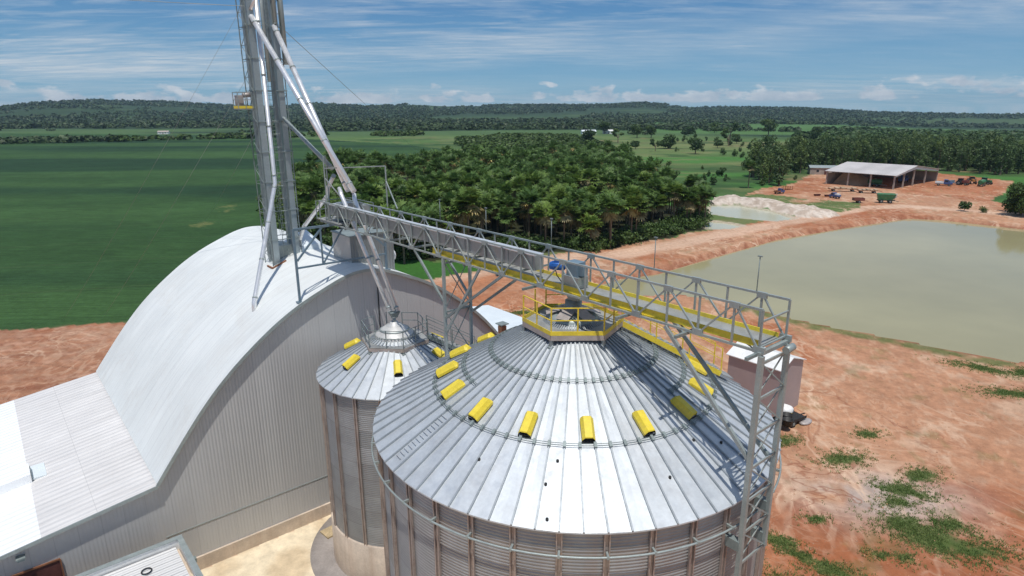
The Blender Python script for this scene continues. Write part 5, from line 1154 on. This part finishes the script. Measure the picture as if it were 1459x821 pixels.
# ================================================================== FAR SHED, VEHICLES, OUTBUILDINGS
def beam(mb, a, b, w, h=None): mb.bar(a, b, w, h)
sa = math.atan2(-17.8, 14.4)
sh = wthing('open_shed', 'wide open-sided shed with pale two-slope roof across the pond', 'shed', (117.2, 236.8, 0), sa)   # local x along the eave, y to the back
LX, LY, HE, HR = 23.0, 40.0, 4.9, 7.2
mb = MB(); e = .8
for y0, z0, y1, z1 in ((-e, HE-.1, LY*.42, HR), (LY*.42, HR, LY+e, HE-.3)):
    mb.add([(-e, y0, z0), (LX+e, y0, z0), (LX+e, y1, z1), (-e, y1, z1), (-e, y0, z0-.15), (LX+e, y0, z0-.15), (LX+e, y1, z1-.15), (-e, y1, z1-.15)], [(0, 1, 2, 3), (7, 6, 5, 4), (0, 4, 5, 1), (1, 5, 6, 2), (3, 7, 4, 0)])
mb.build('roof', MT['shedroof'], sh)
for x_ in (0, LX/3, 2*LX/3, LX):
    for y_ in ((0, LY) if 0 < x_ < LX else (0, LY*.2, LY*.42, LY*.7, LY)):
        zt = HE+(HR-HE)*y_/(LY*.42) if y_ <= LY*.42 else HR-(HR-HE)*(y_-LY*.42)/(LY*.58); mb = MB(); mb.box((x_-.22, y_-.22, -.3), (x_+.22, y_+.22, zt-.25)); mb.build('post', MT['shedframe'], sh)
mb = MB(); mb.add([(LX+.3, -.2, HE-.3), (LX+.3, LY*.42, HR-.2), (LX+.3, LY*.42, HR-1.3), (LX+.3, -.2, HE-.8)], [(0, 1, 2, 3)]); mb.add([(LX+.3, LY*.42, HR-.2), (LX+.3, LY, HE-.5), (LX+.3, LY, HE-1.1), (LX+.3, LY*.42, HR-1.3)], [(0, 1, 2, 3)]); mb.build('gable_cladding', MT['palerf'], sh)
mb = MB(); mb.box((-.1, .2, 0), (.1, LY, 3.9)); mb.build('side_wall', MT['shedframe'], sh)
mb = MB(); mb.box((0, LY-.1, 0), (LX, LY+.1, 3.6)); mb.build('rear_wall', MT['shedframe'], sh)
def shloc(x_, y_, z_=0): c_, s_ = math.cos(sa), math.sin(sa); return (117.2+x_*c_-y_*s_, 236.8+x_*s_+y_*c_, z_)
gh = wthing('grain_heap', 'pale heap of grain piled under the left half of the open shed', 'heap', shloc(6, 5), sa); mb = MB()
hp = [(-5.2, -2.5, 0), (5, -3, 0), (6.5, 8, 0), (-5.2, 8, 0), (-5.2, -1, .4), (-3.6, 2, 3.6), (-1, 2.4, 3.9), (2.5, 1.8, 2.9), (4.5, 4, 1.2), (-4.6, 7, 3.0), (1, 7, 3.2)]
mb.add(hp, [(0, 1, 4), (4, 1, 7), (4, 7, 6), (4, 6, 5), (1, 8, 7), (1, 2, 8), (2, 10, 8), (8, 10, 7), (7, 10, 6), (6, 10, 9), (5, 6, 9), (0, 4, 3), (3, 4, 5), (3, 5, 9), (3, 9, 10), (3, 10, 2)]); mb.build('heap', MT['grain'], gh)
def wheel(root, x_, y_, r, w=.3, m='black'):
    mb = MB(); mb.tube([(x_, y_-w/2, r), (x_, y_+w/2, r)], r, 16); o = mb.build('wheel', MT[m], root); m2 = MB(); m2.tube([(x_, y_-w/2-.02, r), (x_, y_+w/2+.02, r)], r*.5, 10); m2.build('rim', MT['galvdark'], o)
def tanker(label, loc, rz, sc_=1, col='green', name='tank_wagon', cat='wagon'):
    t_ = wthing(name, label, cat, loc, rz); t_.scale = (sc_,)*3; mb = MB(); mb.tube([(-2.6, 0, 1.9), (-2.45, 0, 1.9), (2.2, 0, 1.9), (2.5, 0, 1.9)], [.7, 1.05, 1.05, .5], 18); mb.build('tank', MT[col], t_)
    mb = MB(); mb.box((-2.7, -.5, .75), (3.4, .5, .95)); mb.bar((3.3, 0, .85), (4.6, 0, .6), .14); mb.build('chassis', MT['galvdark'], t_)
    mb = MB(); mb.lathe([(.28, 2.85), (.28, 3.1), (0, 3.12)], 12); mb.build('hatch', MT['galvdark'], t_)
    for x_ in (-1.4, 1.2):
        for y_ in (-.95, .95): wheel(t_, x_, y_, .55)
    return t_
gc = wthing('grain_wagon', 'large green high-sided grain wagon parked by the pond bank', 'wagon', u(110.8, 187), R(-20)); gc.scale = (.82, .9, .9); mb = MB()
mb.add([(-3.0, -1.2, 2.9), (3.0, -1.2, 2.9), (3.0, 1.2, 2.9), (-3.0, 1.2, 2.9), (-2.5, -.95, 1.0), (1.9, -.95, 1.0), (1.9, .95, 1.0), (-2.5, .95, 1.0)], [(0, 4, 5, 1), (1, 5, 6, 2), (2, 6, 7, 3), (3, 7, 4, 0), (4, 7, 6, 5)]); mb.add([(-3.0, -1.2, 2.9), (3.0, -1.2, 2.9), (3.0, 1.2, 2.9), (-3.0, 1.2, 2.9), (-2.6, 0, 3.25), (2.6, 0, 3.25)], [(0, 1, 5, 4), (2, 3, 4, 5), (1, 2, 5), (3, 0, 4)]); mb.build('hopper', MT['green'], gc)
mb = MB(); mb.bar((1.6, -.6, 1.0), (3.4, -.6, 2.3), .2); mb.tube([(2.6, .2, 1.2), (3.4, .2, 3.1)], .16, 8); mb.build('unloading_auger', MT['galv'], gc)
mb = MB(); mb.box((-2.8, -.6, .8), (3.0, .6, 1.0)); mb.bar((3.0, 0, .8), (4.2, 0, .55), .12); mb.build('chassis', MT['black'], gc)
for x_ in (-1.5, 1.3):
    for y_ in (-1.05, 1.05): wheel(gc, x_, y_, .62, .4)
rtl = wthing('farm_trailer', 'small faded red farm trailer beside the green wagon', 'trailer', u(103, 187.5), R(-8)); mb = MB(); mb.box((-1.5, -.9, .7), (1.5, .9, .8))
for a_, b_ in (((-1.5, -.9, .8), (1.5, -.84, 1.5)), ((-1.5, .84, .8), (1.5, .9, 1.5)), ((-1.5, -.84, .8), (-1.44, .84, 1.5)), ((1.44, -.84, .8), (1.5, .84, 1.5))): mb.box(a_, b_)
mb.build('body', MT['red'], rtl); mb = MB(); mb.bar((1.5, 0, .7), (2.8, 0, .5), .1); mb.build('drawbar', MT['black'], rtl)
for y_ in (-.9, .9): wheel(rtl, 0, y_, .4, .22)
def truck(label, loc, rz, cab, bed, sc_=1, name='truck', L_=5.2, cargo=None, group=None):
    t_ = wthing(name, label, 'truck', loc, rz, group); t_.scale = (sc_,)*3
    mb = MB(); pr = [(L_*.5, .7), (L_*.5, 1.35), (L_*.34, 1.5), (L_*.22, 2.25), (0, 2.3), (0, .7)]; n = len(pr)
    mb.add([(x_, -.9, z_) for x_, z_ in pr]+[(x_, .9, z_) for x_, z_ in pr], [tuple(range(n)), tuple(range(n, 2*n))[::-1]]+[(k, n+k, n+(k+1) % n, (k+1) % n) for k in range(n)]); mb.build('cab', MT[cab], t_)
    mb = MB(); mb.add([(L_*.345, -.8, 1.52), (L_*.345, .8, 1.52), (L_*.235, .8, 2.18), (L_*.235, -.8, 2.18)], [(0, 1, 2, 3)]); mb.box((.25, -.915, 1.45), (L_*.24, .915, 2.05)); mb.build('windows', MT['glass'], t_)
    mb = MB(); mb.box((-L_*.5, -.95, .85), (-.08, .95, .98)); mb.box((-L_*.5, -.95, .98), (-.08, -.89, 1.45)); mb.box((-L_*.5, .89, .98), (-.08, .95, 1.45)); mb.box((-L_*.5, -.89, .98), (-L_*.5+.06, .89, 1.45)); mb.build('bed', MT[bed], t_)
    mb = MB(); mb.box((-L_*.5, -.4, .6), (L_*.48, .4, .8)); mb.build('chassis', MT['black'], t_)
    if cargo: mb = MB(); mb.box((-L_*.42, -.8, 1.0), (-.5, .8, 1.9)); mb.build('load', MT[cargo], t_)
    for x_ in (-L_*.3, L_*.32):
        for y_ in (-.85, .85): wheel(t_, x_, y_, .42, .24)
    return t_
truck('pale blue pickup truck parked at the right corner of the open shed', u(155.6, 228.8), R(-35), 'bluep', 'palerf')
truck('blue truck standing under the right side of the open shed', shloc(17, 25), sa+R(100), 'bluep', 'bluep', 1.15, L_=7)
truck('small blue truck parked on the yard left of the red trailer', u(101, 197.5), R(110), 'bluep', 'bluep', .78, L_=4.4, cargo='white')
truck('blue flatbed at the left end of the yard beside rusty scrap', u(88.5, 209.4), R(30), 'bluep', 'rust', .75)
tanker('green tank standing inside the open shed behind the middle post', shloc(15, 5), sa, .9)
tanker('pale green tanker at the right end of the machinery row', u(168.0, 227.0), R(40), .8, 'green')
def tractor(label, loc, rz, col, sc_=1):
    t_ = wthing('tractor', label, 'tractor', loc, rz, 'farm machines parked in a row'); t_.scale = (sc_,)*3
    mb = MB(); mb.box((.2, -.4, .9), (2.2, .4, 1.6)); mb.box((-1.0, -.75, 1.0), (.2, .75, 1.3)); mb.build('body', MT[col], t_)
    mb = MB(); mb.box((-1.0, -.7, 1.3), (.2, .7, 2.35)); mb.build('cab', MT['glass'], t_); mb = MB(); mb.box((-1.1, -.8, 2.35), (.3, .8, 2.47)); mb.build('cab_roof', MT[col], t_)
    mb = MB(); mb.tube([(1.4, .2, 1.6), (1.4, .2, 2.3)], .05, 6); mb.build('exhaust', MT['black'], t_)
    for y_ in (-.95, .95): wheel(t_, -.5, y_, .85, .45); wheel(t_, 1.7, y_*.85, .5, .3)
tractor('red tractor parked in the machinery row right of the shed', u(163.5, 231), R(-60), 'red'); tractor('orange tractor parked in the machinery row right of the shed', u(170, 235), R(-110), 'orange', 1.1); tractor('dark green tractor parked at the far right of the machinery row', u(173.5, 233), R(-70), 'green')
def implement(label, loc, rz, col, L_=4):
    t_ = wthing('farm_implement', label, 'implement', loc, rz, 'farm machines parked in a row'); mb = MB(); mb.box((-L_/2, -.1, .7), (L_/2, .1, .9)); mb.box((-L_/2, 1.1, .7), (L_/2, 1.3, .9))
    for k in range(5): x_ = -L_/2+k*L_/4; mb.bar((x_, -.1, .8), (x_, 1.3, .8), .12)
    mb.bar((0, 0, .8), (0, -1.8, .6), .14); mb.build('frame', MT[col], t_)
    for k in range(6): m2 = MB(); m2.tube([(-L_/2+.2+k*(L_-.4)/5, 1.2, .35), (-L_/2+.26+k*(L_-.4)/5, 1.2, .35)], .35, 12); m2.build('disc', MT['rust'], t_)
    mb = MB(); mb.box((-L_/2+.3, .2, .95), (L_/2-.3, .9, 1.6)); mb.build('seed_box', MT[col], t_)
implement('blue-grey seed drill left in the machinery row', u(160.3, 231.5), R(20), 'bluegrey'); implement('red disc harrow in the middle of the machinery row', u(166, 233.5), R(-10), 'red')
def flatrack(label, loc, rz, L_=7, col='rust'):
    t_ = wthing('flat_trailer', label, 'trailer', loc, rz); mb = MB(); mb.box((-L_/2, -1.1, .75), (L_/2, 1.1, .95)); mb.bar((L_/2, 0, .8), (L_/2+1.5, 0, .5), .12); mb.build('bed', MT[col], t_)
    mb = MB()
    for k in range(5): mb.box((-L_/2+.2+k*L_/5, -1.0, .95), (-L_/2+.2+k*L_/5+L_/7, 1.0, 1.15+.12*(k % 3)))
    mb.build('planks', MT['grain'], t_)
    for x_ in (-L_/3, L_/3):
        for y_ in (-.9, .9): wheel(t_, x_, y_, .38, .22)
flatrack('long flat trailer loaded with pale timber in front of the shed', u(112.0, 214.5), R(-10), 9); flatrack('short flat trailer in front of the shed, right of the long one', u(117.8, 209.8), R(-10), 6)
for lb, x_, y_ in (('low dark steel tray on the yard, left of its pair', 98.3, 203.5), ('low dark steel tray on the yard, right of its pair', 100.8, 201.6)):
    t_ = wthing('steel_tray', lb, 'tray', u(x_, y_), .2, 'dark steel trays on the yard'); mb = MB(); mb.add([(-1, -.5, .55), (1, -.5, .55), (1, .5, .55), (-1, .5, .55), (-.8, -.4, 0), (.8, -.4, 0), (.8, .4, 0), (-.8, .4, 0), (-.9, -.42, .55), (.9, -.42, .55), (.9, .42, .55), (-.9, .42, .55), (-.75, -.35, .08), (.75, -.35, .08), (.75, .35, .08), (-.75, .35, .08)],
        [(0, 4, 5, 1), (1, 5, 6, 2), (2, 6, 7, 3), (3, 7, 4, 0), (4, 7, 6, 5), (8, 9, 13, 12), (9, 10, 14, 13), (10, 11, 15, 14), (11, 8, 12, 15), (12, 13, 14, 15), (0, 1, 9, 8), (1, 2, 10, 9), (2, 3, 11, 10), (3, 0, 8, 11)]); mb.build('tray', MT['darkrust'], t_)
sp_ = wthing('scrap_rack', 'rusty red rack of scrap at the left end of the yard', 'scrap', u(95, 219), .3); mb = MB()
for k in range(5): mb.bar((-2+k, -.5, 0), (-2+k, -.5, 1.4), .12)
mb.bar((-2, -.5, 1.3), (2, -.5, 1.3), .12); mb.bar((-2, -.5, .6), (2, -.5, .6), .12); mb.bar((-2, .4, .1), (2, -.5, .1), .3); mb.build('rack', MT['rust'], sp_)
def house(name, label, cat, loc, rz, L_, W_, he, hr, wall_, roof_, win=True, ov=.3):
    t_ = wthing(name, label, cat, loc, rz); mb = MB(); mb.add([(-L_/2, -W_/2, -.5), (L_/2, -W_/2, -.5), (L_/2, W_/2, -.5), (-L_/2, W_/2, -.5), (-L_/2, -W_/2, he), (L_/2, -W_/2, he), (L_/2, W_/2, he), (-L_/2, W_/2, he), (-L_/2, 0, hr-.06), (L_/2, 0, hr-.06)],
        [(0, 1, 5, 4), (1, 2, 6, 9, 5), (2, 3, 7, 6), (3, 0, 4, 8, 7), (4, 5, 9, 8), (6, 7, 8, 9)]); mb.build('wall', wall_, t_)
    mb = MB(); k = (hr-he)/(W_/2)
    for s_ in (-1, 1):
        y1 = s_*(W_/2+ov); z1 = he-k*ov+.03; mb.add([(-L_/2-ov, y1, z1), (L_/2+ov, y1, z1), (L_/2+ov, 0, hr+.03), (-L_/2-ov, 0, hr+.03), (-L_/2-ov, y1, z1+.08), (L_/2+ov, y1, z1+.08), (L_/2+ov, 0, hr+.11), (-L_/2-ov, 0, hr+.11)], [(0, 1, 2, 3), (4, 5, 6, 7), (0, 1, 5, 4), (1, 2, 6, 5), (3, 0, 4, 7)])
    mb.build('roof', roof_, t_)
    if win:
        for x_ in (-L_/4, L_/4): mb = MB(); mb.box((x_-.5, -W_/2-.03, 1.0), (x_+.5, -W_/2+.02, 2.0)); mb.build('window', MT['glass'], t_)
        mb = MB(); mb.box((-.45, -W_/2-.03, 0), (.45, -W_/2+.02, 2.1)); mb.build('door', MT['darkrust'], t_)
    return t_
house('small_store', 'small grey-roofed store half hidden behind the left end of the open shed', 'building', u(133.5, 273), R(-15), 12, 6, 2.8, 3.6, MT['shedframe'], MT['galv'])
house('farmhouse', 'white farmhouse with pale roof among far trees, left one of the pair', 'house', u(87, 733), .1, 16, 8, 3, 4.6, MT['white'], MT['palerf'])
house('farmhouse', 'white farmhouse with pale roof among far trees, right one of the pair', 'house', u(112, 745), -.2, 14, 8, 3, 4.6, MT['white'], MT['white'])
house('farmhouse', 'tiny house with reddish yard beyond the far end of the green field', 'house', u(-422, 790), .2, 12, 7, 2.6, 4, MT['white'], MT['shedframe'])
# kiosk right of the big silo (gable end faces the camera side)
kk = thing('kiosk_building', 'tall grey-pink clad hut with white roof to the right behind the big silo', 'hut', 35.5, -10.5, 0); ko = OFF(kk)
s0, s1, t0, t1 = 33.3, 37.5, -13.3, -8.1
mb = MB(); mid = (s0+s1)/2-.4
mb.add([(s0, t0, 0), (s1, t0, 0), (s1, t1, 0), (s0, t1, 0), (s0, t0, 4.7), (s1, t0, 4.62), (s1, t1, 4.62), (s0, t1, 4.7), (mid, t0, 5.45), (mid, t1, 5.45)], [(0, 1, 5, 8, 4), (1, 2, 6, 5), (2, 3, 7, 9, 6), (3, 0, 4, 7)]); mb.build('wall', MT['kiosk'], kk, ko)
mb = MB()
for a_, za, b_, zb__ in ((s0-.2, 4.68, mid, 5.5), (mid, 5.5, s1+.15, 4.64)): mb.add([(a_, t0-.2, za), (b_, t0-.2, zb__), (b_, t1+.2, zb__), (a_, t1+.2, za), (a_, t0-.2, za+.08), (b_, t0-.2, zb__+.08), (b_, t1+.2, zb__+.08), (a_, t1+.2, za+.08)], [(3, 2, 1, 0), (4, 5, 6, 7), (0, 1, 5, 4), (1, 2, 6, 5), (2, 3, 7, 6), (3, 0, 4, 7)])
mb.build('roof', MT['white'], kk, ko)
# small trailer with bins in front of the hut
tb = thing('utility_trailer', 'small black trailer with rubber bins beside the hut', 'trailer', 33.0, -14.4, 0); tb.rotation_euler = (0, 0, R(30))
mb = MB(); mb.box((-1.9, -.65, .42), (1.9, .65, .52)); mb.bar((-1.9, -.65, .52), (1.9, -.65, .52), .06, .25); mb.bar((-1.9, .65, .52), (1.9, .65, .52), .06, .25); mb.bar((1.9, 0, .45), (2.6, 0, .4), .08); mb.build('bed', MT['black'], tb)
for y_ in (-.7, .7): wheel(tb, 0, y_, .32, .2)
def pos(x_, y_): c_, s_ = math.cos(R(30)), math.sin(R(30)); return x_*c_-y_*s_, x_*s_+y_*c_
for lb, x_, m_ in (('round black rubber bin on the small trailer, nearest the silo', -1.3, 'black'), ('round black rubber bin in the middle of the small trailer', -.3, 'black')):
    c_ = pos(x_, 0); b2 = thing('rubber_bin', lb, 'bin', 33.0+c_[0], -14.4+c_[1], .55); mb = MB(); mb.lathe([(0, 0), (.36, 0), (.46, .55), (.49, .57), (.42, .57), (.34, .06), (0, .06)], 18); mb.build('bin', MT[m_], b2)
c_ = pos(1.15, 0); b2 = thing('bulk_sack', 'bulging white sack on the end of the small trailer', 'sack', 33.0+c_[0], -14.4+c_[1], .53); mb = MB()
mb.lathe([(0, 0), (.50, .02), (.62, .25), (.60, .5), (.45, .68), (.2, .72), (0, .66)], 14)
sk = mb.build('sack', MT['white'], b2)
for v in sk.data.vertices: v.co.x *= 1.15+.12*math.sin(v.co.z*9+v.co.y*5); v.co.z += .05*math.sin(v.co.x*8)
c_ = pos(.45, -.2); b2 = thing('yellow_crate', 'small yellow crate beside the white sack on the trailer', 'crate', 33.0+c_[0], -14.4+c_[1], .53); mb = MB()
mb.box((-.25, -.18, 0), (.25, .18, .04))
for k in range(3): z_ = .06+.1*k; mb.box((-.25, -.18, z_), (.25, -.15, z_+.07)); mb.box((-.25, .15, z_), (.25, .18, z_+.07)); mb.box((-.25, -.15, z_), (-.22, .15, z_+.07)); mb.box((.22, -.15, z_), (.25, .15, z_+.07))
for x_, y_ in ((-.25, -.18), (.22, -.18), (-.25, .15), (.22, .15)): mb.box((x_, y_, .0), (x_+.03, y_+.03, .36))
mb.build('crate', MT['yellow'], b2)
b2 = thing('sand_bag', 'flat pale sack lying on the soil in front of the small trailer', 'sack', 34.6, -15.4, 0); mb = MB(); mb.lathe([(0, 0), (.55, .02), (.6, .12), (.4, .22), (0, .24)], 12); sk = mb.build('sack', MT['ledge'], b2)
for v in sk.data.vertices: v.co.x *= 1.4; v.co.y *= .8

# ------------------------------------------------------------------ haze: closed box of even air round camera and scene
mb = MB(); mb.box((-7500, -700, -160), (7500, 7000, 150)); hm_, nt, b = newmat('air'); nt.nodes.remove(b)
pv = N(nt, 'ShaderNodeVolumePrincipled'); pv.inputs['Density'].default_value = .000075; pv.inputs['Color'].default_value = (.55, .76, .95, 1); pv.inputs['Anisotropy'].default_value = .2
nt.links.new(pv.outputs[0], nt.nodes['Material Output'].inputs['Volume']); hz_o = mb.build('haze', hm_); tag(hz_o, kind='stuff')
